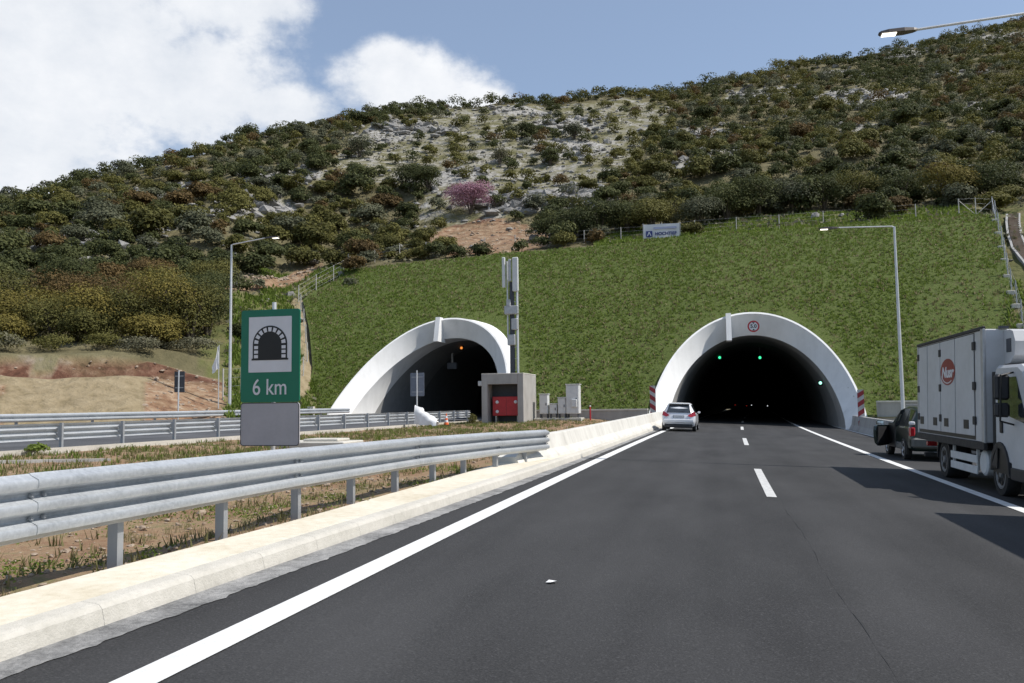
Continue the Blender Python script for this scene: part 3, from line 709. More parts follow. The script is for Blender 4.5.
# row of bushes along the crest above the sown slope
crest = [(-18.2,92.6,'dark',2.6),(-15.0,90.4,'dark',3.2),(-12.6,92.6,'dark',3.7),(-9.4,93.6,'dark',3.6),(-6.6,92.4,'olive',3.5),(-4.2,95.0,'olive',3.2),(-1.5,93.0,'grey',3.0),(1.6,95.4,'dark',3.4),(5.2,96.8,'dark',3.7),(8.8,97.6,'grey',3.6),(12.4,98.6,'dark',3.4),(16.2,99.4,'olive',3.3),(20.6,98.6,'dark',3.4),(24.8,97.2,'gold',3.8),(30.0,97.0,'dark',3.8),(18.4,91.0,'rust',1.7),
         (-40.2,93.0,'dark',2.1),(-38.0,91.5,'olive',2.0),(-43.4,94.5,'dark',2.4),(-47.5,93.0,'olive',2.2)]
KW2 = {'grey': 'grey green', 'olive': 'olive green', 'pale': 'pale'}
KW = {'dark': 'dark green', 'olive': 'olive green', 'grey': 'grey green', 'gold': 'yellow green', 'rust': 'brown'}
for (X, Y, kd, R) in crest:
    lab = KW[kd] + ' leafy tree in the row above the sown grass slope'
    if kd == 'rust': lab = 'low brown bush in front of the trees above the sown slope'
    if kd == 'gold': lab = 'yellow green tree above the right end of the sown slope'
    bush('crest_tree', lab, kd, X, Y, (R, R*0.9, R*0.82), int(2300+800*R), 0.21, 'trees above the sown slope' if kd not in ('rust','gold') else None)
# thicket above the earth mound on the left
left = [(-54.0,47.5,'gold',3.6,2.9),(-50.5,51.0,'gold',3.4,2.7),(-46.8,50.0,'olive',3.2,2.5),(-44.2,51.8,'gold',3.2,2.8),(-42.0,52.6,'olive',3.1,2.9),(-40.4,55.0,'gold',3.8,3.9),(-39.6,55.8,'olive',3.2,3.4),(-40.2,59.0,'dark',2.9,3.5),(-46.5,56.5,'rust',3.6,3.1),(-51.2,57.5,'rust',3.6,3.0),(-56.0,55.0,'olive',3.6,3.0),(-60.5,53.0,'dark',3.6,3.0),(-42.5,60.5,'gold',3.2,3.1),(-57.0,63.0,'dark',3.2,2.8),(-49.5,63.5,'olive',3.2,2.8),(-44.5,65.0,'dark',3.0,2.6),(-43.5,62.8,'dark',3.0,3.0),(-53.5,69.0,'rust',3.0,2.6),(-47.5,70.5,'olive',2.8,2.4),(-48.6,47.4,'gold',2.4,1.8),(-43.2,49.6,'olive',2.2,1.7),(-39.4,51.6,'gold',2.2,1.9)]
for (X, Y, kd, R, h) in left:
    lab = {'gold': 'yellow green', 'olive': 'olive green', 'dark': 'dark green', 'rust': 'rust brown', 'grey': 'grey green'}[kd] + ' tree in the thicket above the earth mound'
    bush('thicket_tree', lab, kd, X*.968, Y*.968, (R, R, h), 7600, 0.16, 'trees in the thicket above the mound', zoff=-0.3)
bush('small_bush', 'small pale green bush at the top left of the earth mound', 'pale', -44.5, 39.6, (1.5, 1.3, 0.8), 1400, 0.15, cat='shrub', trunk=False, zc=0.5)
bush('small_bush', 'low grey bush below the thicket at its right end', 'pale', -36.0, 51.2, (2.2, 1.4, 0.8), 1400, 0.16, cat='shrub', trunk=False, zc=0.4)

for i, (X, Y, k) in enumerate(((-45.6,38.2,'olive'),(-47.8,41.5,'olive'),(-43.8,42.6,'pale'),(-41.6,44.4,'olive'),(-39.8,46.8,'olive'),(-38.6,48.6,'pale'),(-45.5,44.0,'olive'),(-51.5,42.0,'olive'))):
    bush('low_bush', KW2[k] + ' low bush at the lip of the earth mound under the thicket', k, X*60.8/math.hypot(X, Y)*(1+.012*math.sin(i*2.1)), Y*60.8/math.hypot(X, Y)*(1+.012*math.sin(i*2.1)), (1.9, 1.4, .85), 1700, .13, 'low bushes at the lip of the mound', cat='shrub', trunk=False, zc=.4)

def rock_shape(r, rg):
    """one irregular stone: verts, faces"""
    t = (1+5**.5)/2
    v = [(-1,t,0),(1,t,0),(-1,-t,0),(1,-t,0),(0,-1,t),(0,1,t),(0,-1,-t),(0,1,-t),(t,0,-1),(t,0,1),(-t,0,-1),(-t,0,1)]
    f = [(0,11,5),(0,5,1),(0,1,7),(0,7,10),(0,10,11),(1,5,9),(5,11,4),(11,10,2),(10,7,6),(7,1,8),(3,9,4),(3,4,2),(3,2,6),(3,6,8),(3,8,9),(4,9,5),(2,4,11),(6,2,10),(8,6,7),(9,8,1)]
    sx, sy, sz = r*rg.uniform(.4,.75), r*rg.uniform(.4,.75), r*rg.uniform(.2,.5); a = rg.uniform(0, 6.28); ca, sa = math.cos(a), math.sin(a)
    out = []
    for p in v:
        k = rg.uniform(.55, 1.2)/1.9; x, y, z = p[0]*k*sx, p[1]*k*sy, p[2]*k*sz; out.append((x*ca-y*sa, x*sa+y*ca, z))
    return out, f
def rocks(name, label, places, mat):
    V = []; Fc = []
    for (x, y, z, r) in places:
        v, f = rock_shape(r, rng); b = len(V); V += [(x+p[0], y+p[1], z+p[2]) for p in v]; Fc += [tuple(b+i for i in q) for q in f]
    me = bpy.data.meshes.new(name); me.from_pydata(V, [], Fc); me.materials.append(mat); me.update()
    o = add_obj(name, me); tag(o, label, 'rubble'); return stuff(o)
pl = []
for (x, y, R) in ROCKS:
    for _ in range(int(9*R)):
        a = rng.uniform(0, 6.28); q = R*1.25*rng.random()**.6; X, Y = x+q*math.cos(a), y+q*math.sin(a); r = rng.choice((.35,.45,.6,.8,1.1,1.7))
        pl.append((X, Y, hill_z(X, Y)+.08*r, r))
for _ in range(2600):
    X, Y = rng.uniform(-74, 0), rng.uniform(98, 210)
    if in_poly(X, Y, CLEARING) and mnoise.noise(Vector((X*.09, Y*.09, 1.5)))+rng.uniform(-.4,.4) > -.05: r = rng.choice((.3,.4,.5,.7,1.0)); pl.append((X, Y, hill_z(X, Y)+.05*r, r))
for (x, y, w, n) in ((-22,112.5,9,70),(-59,156,9,50),(-27.5,109.5,4,24),(-62,104,4,20),(-66,117,5,24)):   # broken ledges of rock
    for _ in range(n):
        X, Y = x+rng.uniform(-w, w), y+rng.gauss(0, 1.4); r = rng.uniform(1.0, 2.6); pl.append((X, Y, hill_z(X, Y)+.1*r, r))
for _ in range(700):
    az = rng.uniform(-48, 22); d = rng.uniform(75, 270); X, Y = d*math.sin(math.radians(az)), d*math.cos(math.radians(az))
    if d > dstart(az)+8: r = rng.choice((.4,.6,.9,1.4)); pl.append((X, Y, hill_z(X, Y)+.1*r, r))
rocks('hillside_rocks', 'pale limestone rubble and ledges strewn over the hillside', pl, MT['rock'])
pl = []
for _ in range(300):
    X, Y = rng.uniform(-37, -16), rng.uniform(85, 106)
    if in_poly(X, Y, SOIL): r = rng.choice((.12,.18,.25,.35,.6)); pl.append((X, Y, hill_z(X, Y), r))
for _ in range(900):
    az = rng.uniform(-49, -29); d = rng.uniform(47, 61); X, Y = d*math.sin(math.radians(az)), d*math.cos(math.radians(az))
    q = zone(X, Y)
    if q[1] > 0 and q[2] == 0: r = rng.choice((.08,.12,.16,.22,.3)); pl.append((X, Y, hill_z(X, Y), r))
for i in range(240):
    k = rng.random(); X, Y = -48.5+4*k+rng.gauss(0,.5), 69+19*k+rng.gauss(0,.5); r = rng.choice((.2,.3,.5)); pl.append((X, Y, hill_z(X, Y), r))
rocks('earth_stones', 'reddish stones lying on the bare earth cuts', pl, MT['stone'])
# tall boulders at the left end of the mound
for i, (x, y, r) in enumerate(((-38.6, 31.6, 1.6), (-37.6, 30.2, 1.3))):
    v, f = rock_shape(r, random.Random(5+i)); b = MB(); b.v = [tuple(q) for q in v]; b.f = f; b.m = [None]*len(f)
    o = b.build('boulder', MT['stone'], None, False, (x, y, hill_z(x, y)+.25)); tag(o, ['reddish boulder at the left foot of the earth mound', 'smaller reddish boulder at the left foot of the earth mound'][i], 'boulder')

# grass tufts
def blades(places, h, w, per, mat, name, label, lean=0.5, kind='stuff'):
    """places (n,3); each tuft is a few bent blades (quads)"""
    P = np.repeat(np.asarray(places), per, axis=0); n = len(P)
    P = P + np.c_[npr.normal(scale=h*0.35, size=(n, 2)), np.zeros(n)]
    a = npr.uniform(0, 2*math.pi, n); dirx, diry = np.cos(a), np.sin(a); hh = h*npr.uniform(.5, 1.25, n); ln = lean*npr.uniform(.2, 1, n)*hh
    px, py = -diry, dirx; ww = w*npr.uniform(.6, 1.3, n)*0.5
    b0 = np.c_[P[:,0]-px*ww, P[:,1]-py*ww, P[:,2]-0.02]; b1 = np.c_[P[:,0]+px*ww, P[:,1]+py*ww, P[:,2]-0.02]
    t1 = np.c_[P[:,0]+dirx*ln+px*ww*.25, P[:,1]+diry*ln+py*ww*.25, P[:,2]+hh]; t0 = np.c_[P[:,0]+dirx*ln-px*ww*.25, P[:,1]+diry*ln-py*ww*.25, P[:,2]+hh]
    V = np.stack([b0, b1, t1, t0], axis=1).reshape(-1, 3); T = np.repeat(npr.beta(2, 2, n), 4)
    o = add_obj(name, mesh_from_quads(name, V, T, mat)); tag(o, label, 'grass'); return stuff(o)
pl = []; pd = []
for _ in range(52000):
    v = rng.random(); x0, x1 = slope_edge(v); X = rng.uniform(x0+.2, x1-.2); Y = 57.2+25.3*v; z = slope_z(X, Y)
    if inside_tube(X, Y, z, 1.0) or (inside_tube(X, Y, z, 1.22) and rng.random() < .7): continue
    n = 0.5*mnoise.noise(Vector((X*2.6, Y*2.6, 6))) + 0.35*mnoise.noise(Vector((X*.12, Y*.12, 2)))
    if n + rng.uniform(-.6, .6) < -0.12: 
        if rng.random() < .30: pd.append((X, Y, z))
        continue
    if (X-20)**2/30+(Y-66)**2/40 < 1 and rng.random() < .75: continue
    pl.append((X, Y, z))
blades(pl, 0.14, 0.075, 5, LEAF['grass'], 'slope_grass', 'green grass tufts growing all over the sown slope', 0.9)
blades(pd, 0.18, 0.09, 4, LEAF['drygrass'], 'dry_slope_grass', 'withered tufts among the grass of the sown slope', 0.9)
pl = []
for _ in range(9000):
    az = rng.uniform(-33, 26); d = dstart(az) + rng.uniform(0.2, 14); X, Y = d*math.sin(math.radians(az)), d*math.cos(math.radians(az))
    if zone(X, Y)[3] > 0: pl.append((X, Y, hill_z(X, Y)))
for _ in range(9000):
    az = rng.uniform(-33, -25); d = rng.uniform(60, 98); X, Y = d*math.sin(math.radians(az)), d*math.cos(math.radians(az))
    if zone(X, Y)[3] > 0 and d > dstart(az) and mnoise.noise(Vector((X*.3, Y*.3, 6)))+rng.uniform(-.4,.4) > -.1: pl.append((X, Y, hill_z(X, Y)))
blades(pl, 0.30, 0.15, 4, LEAF['grass'], 'meadow_grass', 'pale green grass beside and above the sown slope', 0.9)
# ------------------------------------------------------------------ motorway
def rz(X, dz=0.0): return -CF*X + dz
def strip(name, mat, xl, xr, y0, y1, dz, step=2.0, zf=None, curve=True, nx=1):
    """ribbon on the road surface; xl, xr: numbers or functions of Y"""
    b = MB(); n = max(1, int((y1-y0)/step))
    fl = xl if callable(xl) else (lambda Y, v=xl: v+cv(Y)); fr = xr if callable(xr) else (lambda Y, v=xr: v+cv(Y))
    rows = []
    for i in range(n+1):
        Y = y0+(y1-y0)*i/n; a, c = fl(Y), fr(Y)
        rows.append([(a+(c-a)*k/nx, Y, (zf or rz)(a+(c-a)*k/nx)+dz) for k in range(nx+1)])
    b.loft(rows, closed=False, caps=False); return b
KERB = [(-8,-4.42),(4.2,-4.20),(7.6,-4.11),(16.8,-3.83),(22.8,-3.70),(45,-3.42),(58,-3.18)]
ASPH = [(-8,-4.20),(3.9,-3.97),(6.8,-3.86),(15.7,-3.63),(20.5,-3.54),(37,-3.34),(58,-3.04)]
WALK = [(-8,-5.12),(4.9,-5.0),(8.7,-4.86),(16.8,-4.86),(20,-4.8),(23,-4.7),(58,-4.2)]
BARF = [(17.0,-4.72),(18.2,-4.48),(19.9,-4.16),(22.5,-3.90),(43,-3.50),(57.5,-3.30)]
xk = lambda Y: lerp_tab(Y, KERB); xa = lambda Y: lerp_tab(Y, ASPH); xw = lambda Y: lerp_tab(Y, WALK); xb = lambda Y: lerp_tab(Y, BARF)
def road_right(Y): return 9.4+cv(Y)
struct(strip('road', None, lambda Y: xa(Y) if Y < 58 else -3.5+cv(Y), road_right, -8, 255, 0, 1.5, nx=6).build('road', MT['asphalt']))
struct(strip('gutter', None, lambda Y: xk(Y)-.02, lambda Y: xa(Y)+0.035*mnoise.noise(Vector((0, Y*2.3, 1)))+0.03*mnoise.noise(Vector((0, Y*9.0, 4)))+.02, -8, 58, 0.006, 0.05).build('road_gutter', MT['gutter']))
# painted lines
struct(strip('l', None, -3.345, -3.095, -8, 240, 0.009, 1.5).build('road_marking', MT['paint']))
struct(strip('l', None, 4.59, 4.81, -8, 240, 0.009, 1.5).build('road_marking', MT['paint']))
struct(strip('l', None, 7.28, 7.44, -8, 66, 0.009, 1.5).build('road_marking', MT['paint']))
for k in range(-1, 13):
    y0 = 15.2+17.75*k
    struct(strip('l', None, 0.76, 0.93, y0, y0+6.2, 0.009, 1.5).build('road_marking', MT['paint_worn']))
# seam of the paving and a crack that follows it
b = MB(); rows = []
for i in range(90):
    Y = 4.6+9.9*i/89; X = 0.98 + 0.02*math.sin(Y*1.3) + 0.025*mnoise.noise(Vector((Y*1.7, 0, 0))); w = max(0.0006, 0.013*mnoise.noise(Vector((Y*1.4, 5, 0)))+0.001)
    rows.append([(X-w, Y, rz(X)+.004), (X+w, Y, rz(X)+.004)])
b.loft(rows, closed=False, caps=False); struct(b.build('road_seam', MT['seam']))
# kerb stones and the pale concrete walk
b = MB(); Y = -8.0
while Y < 57:
    y1 = Y+0.99; rings = []
    for yy in (Y+.0015, y1+.0085):
        x = xk(yy); z0 = rz(x)
        rings.append([(x+.02, yy, z0-.1), (x, yy, z0+.03), (x-.02, yy, z0+.115), (x-.045, yy, z0+.142), (x-.08, yy, z0+.152), (x-.20, yy, z0+.160), (x-.20, yy, z0-.1)])
    b.loft(rings); Y += 1.0
struct(b.build('kerb', MT['kerb']))
b = MB(); rows = []
for i in range(131):
    Y = -8+65.5*i/130; x = xk(Y)-.20; w = xw(Y); z0 = rz(xk(Y))+.158
    rows.append([(x+.0, Y, z0-.25), (x+.0, Y, z0), ((x+w)/2, Y, z0+.012), (w, Y, z0+.02), (w-.01, Y, z0-.3)])
b.loft(rows, closed=False, caps=False); struct(b.build('pavement', MT['walk']))

# ------------------------------------------------------------------ median and the other carriageway
def c2(Y): return 0.066*(Y-22)
def oz(X, Y):                                  # surface of the other carriageway, rising away from the viewer
    u = X - c2(Y); return 0.42 + 0.034*(-19.9-u)
def med_z(X, Y):
    k = min(1, max(0, (-5.0-X)/14.0)); n = 0.06*mnoise.noise(Vector((X*.8, Y*.8, 0))) + 0.03*mnoise.noise(Vector((X*2.7, Y*2.7, 0)))
    if X > -5.3: n *= 0.3
    base = 0.29*(1-k)+0.36*k
    if Y > 40: base += 0.02*(Y-40)*min(1, max(0, 1-abs(X+10)/8))
    dip = -0.10*math.exp(-((X+6.6)/1.2)**2)
    return base+n+dip
def sheet(name, mat, xs, ys, zf):
    V = []; Fc = []; nx = len(xs(ys[0]))
    for Y in ys:
        for X in xs(Y): V.append((X, Y, zf(X, Y)))
    for j in range(len(ys)-1):
        for i in range(nx-1):
            q = j*nx+i; Fc.append((q, q+1, q+1+nx, q+nx))
    me = bpy.data.meshes.new(name); me.from_pydata(V, [], Fc); me.materials.append(mat); me.polygons.foreach_set('use_smooth', [True]*len(me.polygons)); me.update()
    return struct(add_obj(name, me))
MEDX = lambda Y: [ (xw(Y)+.012) + ((-19.35+c2(Y)) - xw(Y))*(i/56)**1.5 for i in range(57)]
sheet('ground_median', MT['dirt'], MEDX, frange(-8, 59, .35), med_z)
sheet('other_road', MT['asphalt_old'], lambda Y: [-28.4+c2(Y)+ 8.9*i/6 for i in range(7)], frange(-40, 58, 2), oz)
def tube_floor(t): 
    return [(tun_x(t, Y)+dx, Y) for Y in (57.9, 255) for dx in (-5.6, 5.6)]
b = MB(); q = tube_floor(L_TUN); b.poly([(q[0][0], q[0][1], oz(-24, 58)+.0), (q[1][0], q[1][1], oz(-19.5, 58)+.0), (q[3][0], q[3][1], .6), (q[2][0], q[2][1], .6)]); struct(b.build('other_road_in_tunnel', MT['asphalt_old']))
def oline(u0, u1): return strip('l', None, lambda Y: u0+c2(Y), lambda Y: u1+c2(Y), -40, 57.5, .006, 2.0, zf=None)
for u0, u1 in ((-20.5,-20.3), (-27.6,-27.4)):
    b = MB(); b.loft([[(u0+c2(Y), Y, oz(u0+c2(Y), Y)+.006), (u1+c2(Y), Y, oz(u1+c2(Y), Y)+.006)] for Y in frange(-40, 57.5, 2)], closed=False, caps=False); struct(b.build('road_marking', MT['paint']))
b = MB(); b.loft([[(-19.5+c2(Y), Y, oz(-19.5+c2(Y), Y)-.2), (-19.5+c2(Y), Y, oz(-19.5, 22)+.09), (-19.3+c2(Y), Y, .52), (-19.3+c2(Y), Y, .1)] for Y in frange(-40, 58, 2)], closed=False, caps=False); struct(b.build('kerb', MT['kerb']))
# verge beyond the other carriageway, up to the hill
sheet('ground_verge', MT['dirt'], lambda Y: [-28.4+c2(Y)-17*(i/10) for i in range(11)], frange(-40, 59, 1.5), lambda X, Y: oz(-28.4+c2(Y), Y)+.02+.05*mnoise.noise(Vector((X*.6, Y*.6, 2)))-(0.012*(-28.4+c2(Y)-X)))
# right verge beyond the barrier
sheet('ground_verge', MT['verge'], lambda Y: [8.6+cv(Y)+18*i/8 for i in range(9)], frange(-8, 62, 2), lambda X, Y: -.30+.02*mnoise.noise(Vector((X*.4, Y*.4, 2))))

# ------------------------------------------------------------------ tunnel portals
def arch(t, a, h, Yf, n=48, zlow=-0.6):
    """ring of an arch: Yf(z) gives how far back each point lies"""
    pts = []
    zb = t['zb']
    for i in range(n+1):
        th = math.pi*(1-i/n); c, s = math.cos(th), math.sin(th)
        e = 1.0
        x = a*math.copysign(abs(c)**e, c); z = h*(abs(s)**e)
        if i in (0, n): z = zlow
        Y = Yf(max(0, z)); pts.append((tun_x(t, Y)+x, Y, zb+z))
    return pts
def portal(t, label, lab_fin):
    A_IN, H_IN, A_OUT, H_OUT = t['ai'], t['hi'], t['ao'], t['ho']
    o = thing('tunnel_portal', label, 'tunnel portal', (t['cx'], 57.0, 0))
    def mb(rings):
        b = MB(); loc = o.location
        rings = [[(p[0]-loc.x, p[1]-loc.y, p[2]-loc.z) for p in r] for r in rings]
        b.loft(rings, closed=False, caps=False); return b
    yo = lambda z: 56.6 + 1.10*z - 0.012*z*z
    yi = lambda z: 57.9 + 1.28*z - 0.02*z*z
    outer = arch(t, A_OUT, H_OUT, yo); inner = arch(t, A_IN, H_IN, yi)
    mid = arch(t, (A_OUT+A_IN)/2, (H_OUT+H_IN)/2, lambda z: (yo(z)+yi(z))/2)
    mb([outer, mid, inner]).build('flared_rim', MT['portal'], o, True)
    lip = arch(t, A_OUT+.13, H_OUT+.13, yo); 
    back = [arch(t, A_OUT+.20, H_OUT+.20, lambda z, k=k: yo(z)+k) for k in (2.0, 9.0, 20.0)]
    mb([outer, lip]).build('lip', MT['portal'], o, True)
    mb([lip]+back).build('outer_shell', MT['portal'], o, True)
    # lining: colour steps darker inward, standing in for daylight fading into the tube
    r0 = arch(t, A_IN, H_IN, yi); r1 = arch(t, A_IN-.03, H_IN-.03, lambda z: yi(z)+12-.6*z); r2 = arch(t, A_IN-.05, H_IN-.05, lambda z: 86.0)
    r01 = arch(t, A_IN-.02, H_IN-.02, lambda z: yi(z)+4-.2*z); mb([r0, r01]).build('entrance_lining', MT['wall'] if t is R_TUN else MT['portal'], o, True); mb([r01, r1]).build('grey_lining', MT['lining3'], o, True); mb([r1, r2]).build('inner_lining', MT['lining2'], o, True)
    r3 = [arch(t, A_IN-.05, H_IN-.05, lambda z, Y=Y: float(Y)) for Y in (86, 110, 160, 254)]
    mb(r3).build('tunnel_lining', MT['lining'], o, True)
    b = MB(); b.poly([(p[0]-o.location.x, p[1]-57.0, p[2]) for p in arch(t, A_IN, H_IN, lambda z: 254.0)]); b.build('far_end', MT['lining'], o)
    # upright fin over the crown, left of centre
    ft = math.acos(-1.55/A_OUT) if t is R_TUN else math.acos(-0.95/A_OUT)
    c, s = math.cos(ft), math.sin(ft); zt = H_OUT*s; zi = H_IN*s
    X = tun_x(t, 64)+A_OUT*c-t['cx']; Yt = yo(zt)-57.0; Yi = yi(zi)-57.0
    b = MB(); w = .19
    b.prism([(Yt-.34, t['zb']+zt+.26), (Yt+.4, t['zb']+zt+.26), (Yi+.25, t['zb']+zi-.3), (Yi-1.75, t['zb']+zi-.3), ], X-w, X+w, axis='x')
    b.build('fin', MT['portal'], o)
    return o
portal(R_TUN, 'white flared tunnel portal over the motorway lanes, with a round sign on its crown', '')
portal(L_TUN, 'white flared tunnel portal of the other carriageway, partly behind the concrete cabin', '')

# sign on the crown: clearance 5.0
def text_mesh(body, size, mat, parent=None, loc=(0,0,0), rot=(0,0,0), name='lettering', extrude=0.004, bold=0.0, shear=0.0, sx=1.0, align='CENTER'):
    cu = bpy.data.curves.new('t', 'FONT'); cu.body = body; cu.size = size; cu.extrude = extrude; cu.offset = bold; cu.shear = shear
    cu.align_x = align; cu.align_y = 'CENTER'
    o = bpy.data.objects.new('t', cu); col.objects.link(o)
    dg = bpy.context.evaluated_depsgraph_get(); me = bpy.data.meshes.new_from_object(o.evaluated_get(dg)); bpy.data.objects.remove(o)
    me.materials.clear(); me.materials.append(mat)
    r = add_obj(name, me, parent, loc); r.rotation_euler = rot; r.scale = (sx, 1, 1); return r
FACE = (math.pi/2, 0, 0)                       # text that faces the viewer's side of the road
t = thing('height_limit_sign', 'round red rimmed height limit sign on the crown of the motorway portal', 'sign', (2.72, 63.45, 7.15))
b = MB(); b.lathe((0,0,0), (0,-1,0), [(0,.43),(.03,.43)], 32); b.build('rim', MT['red_sign'], t)
b = MB(); b.lathe((0,-.032,0), (0,-1,0), [(0,.32),(.006,.32)], 32); b.build('face', MT['sign_white'], t)
text_mesh('5.0', .37, MT['black'], t, (0,-.044,0), FACE, bold=.010)
b = MB(); b.prism([(-.10,.30),(.10,.30),(0,.18)], -.052, -.040); b.prism([(-.10,-.30),(.10,-.30),(0,-.18)], -.052, -.040); b.build('arrow_marks', MT['black'], t)
b = MB(); b.box((0,.35,.1), (.08,.75,.08)); b.build('bracket', MT['galv_post'], t)

# hazard panels at both feet of the motorway portal
def hazard(x, y, z0, label, d):
    t = thing('hazard_panel', label, 'hazard panel', (x, y, z0), 0, None)
    w, h = .19, 1.15
    b = MB(); b.box((0,0,1.55), (2*w, .03, 2*h)); b.build('panel', MT['stripe_white'], t)
    b = MB()
    for k in range(4):
        z = .48+k*.56
        pts = [(-w,z+(.0 if d>0 else .26)),(w,z+(.26 if d>0 else 0)),(w,z+(.26 if d>0 else 0)+.30),(-w,z+(.0 if d>0 else .26)+.30)]
        b.prism([(p[0], min(p[1], 2.69)) for p in pts], -.021, -.0165)
    b.build('red_stripes', MT['stripe_red'], t)
    b = MB(); b.cyl((0,.04,-.6), (0,.04,2.6), .03, n=8); b.build('post', MT['galv_post'], t)
    return t
hazard(-4.12, 54.6, .02, 'red and white striped panel at the left foot of the motorway portal', -1)
hazard(8.46, 54.2, -.45, 'red and white striped panel at the right foot of the motorway portal', 1)

# signals and lamps in the tunnels
def signal(x, y, z, mat, r, label, cat, nm, hang=None, group=None):
    t = thing(nm, label, cat, (x, y, z), 0, group)
    b = MB(); b.box((0,.12,0), (r*3.2,.2,r*3.2), .03); b.build('housing', MT['black'], t)
    b = MB(); b.lathe((0,.02,0), (0,-1,0), [(0,r),(.02,r),(.03,r*.7)], 14); b.build('lens', mat, t)
    if hang: b = MB(); b.cyl((0,.12,r*1.6), (0,.12,hang), .03, n=6); b.build('hanger', MT['galv_post'], t)
    return t
signal(.27, 78, 5.65, MT['green_light'], .12, 'left of the two green lane signals hanging in the motorway tunnel', 'lane signal', 'lane_signal', .7)
signal(3.81, 78, 5.55, MT['green_light'], .12, 'right of the two green lane signals hanging in the motorway tunnel', 'lane signal', 'lane_signal', .9)
signal(-2.55, 78, 3.47, MT['green_pale'], .09, 'small green light on the left wall of the motorway tunnel', 'signal light', 'signal_light')
signal(7.35, 64.5, 2.9, MT['green_pale'], .11, 'small green light on the right wall of the motorway tunnel', 'signal light', 'signal_light')
signal(-22.3, 71, 6.75, MT['orange_light'], .12, 'orange lamp under the crown of the other tunnel', 'lamp', 'tunnel_lamp', .4)
for x, y, z, m in ((1.0,165,.9,'red_light'),(4.2,170,.8,'white_light'),(6.1,150,.75,'white_light'),(8.9,140,.6,'white_light'),(10.6,150,.7,'white_light'),(2.6,150,.8,'red_light')):
    signal(x+2.2, y, z, MT[m], .07, {'red_light': 'tiny red light deep inside the dark motorway tunnel', 'white_light': 'tiny white light deep inside the dark motorway tunnel'}[m], 'light', 'guide_light', None, {'red_light': 'red lights deep in the tunnel', 'white_light': 'white lights deep in the tunnel'}[m])
for i, (x, y) in enumerate(((-24.3, 72.0), (-19.9, 72.5))):
    t = thing('lane_signal', ['unlit signal box hanging left of centre in the other tunnel', 'unlit signal box hanging right of centre in the other tunnel'][i], 'lane signal', (x+.8, y, 5.2))
    b = MB(); b.box((0,0,0), (.9,.3,.6), .04); b.build('housing', MT['panel_blue'], t)
    b = MB(); b.cyl((0,0,.3), (0,0,1.9), .12, n=8); b.build('hanger', MT['alu'], t)

# ------------------------------------------------------------------ concrete barriers and walls
def jersey(name, label, path, top, foot, z0f, side=1, y0=0, ramp=None, gaps=5.0):
    """path(Y) foot line; side=+1 if traffic is on the right of the barrier"""
    b = MB(); ys = foot; 
    Y = ys[0]
    while Y < ys[1]-.01:
        ye = min(Y+gaps, ys[1]); rings = []
        for yy in frange(Y+.006, ye-.006, .6):
            x = path(yy); z0 = z0f(yy); h = top(yy)-z0
            if ramp: h *= ramp(yy)
            s = -side
            prof_ = [(0,-.3),(0,0),(.03,.07),(.16*min(1,h/.6),.34*h/.6*.62),(.27*min(1,h/.6),h-.02),(.285*min(1,h/.6),h),(.50,h),(.515,h-.02),(.60,0),(.60,-.3)]
            rings.append([(x+s*p[0], yy, z0+p[1]) for p in prof_])
        b.loft(rings); Y = ye
    o = b.build(name, MT['barrier']); return tag(o, label, 'barrier')
jersey('concrete_barrier', 'long pale concrete barrier between guardrail end and left portal foot', xb, lambda Y: .86+.0045*(Y-18), (18.4, 57.5), lambda Y: .30-.0006*(Y-17), 1,
       ramp=lambda Y: min(1.0, .25+.75*max(0, (Y-18.4)/1.6)))
o = jersey('concrete_barrier', 'grey concrete barrier along the shoulder beyond the parked dark car', lambda Y: lerp_tab(Y, [(10, 7.75), (40, 7.62), (58, 8.25), (70, 8.7)]), lambda Y: .60, (27.0, 64.0), lambda Y: -.28, -1)
o.data.materials[0] = MT['wall']
def wall(name, label, p0, p1, z0, z1, th, mat, cap=None):
    p0, p1 = Vector((*p0, 0)), Vector((*p1, 0)); d = (p1-p0).normalized(); nrm = Vector((-d.y, d.x, 0))*th
    t = thing(name, label, 'wall', ((p0+p1)/2)[:])
    c = (p0+p1)/2; b = MB(); q = [p0-c, p1-c, p1-c+nrm, p0-c+nrm]
    b.loft([[(p.x, p.y, z0) for p in q], [(p.x, p.y, z1) for p in q]]); b.build('wall_face', mat, t)
    e = [p0-c-nrm*.15, p1-c-nrm*.15, p1-c+nrm*1.15, p0-c+nrm*1.15]
    b = MB(); b.loft([[(p.x, p.y, z1+.002) for p in e], [(p.x, p.y, z1+.10) for p in e]]); b.build('coping', cap or MT['barrier'], t); return t
wall('retaining_wall', 'grey retaining wall at the slope foot right of the motorway portal', (9.9, 57.2), (19.5, 57.0), -.5, 1.45, .35, MT['wall'])
wall('retaining_wall', 'low grey retaining wall at the slope foot between the two portals', (-14.6, 56.6), (-4.6, 56.2), 0, 1.12, .3, MT['wall'])
wall('low_wall', 'low pale concrete wall at the left foot of the other portal', (-35.5, 55.2), (-29.3, 56.4), .4, 1.55, .3, MT['barrier'])

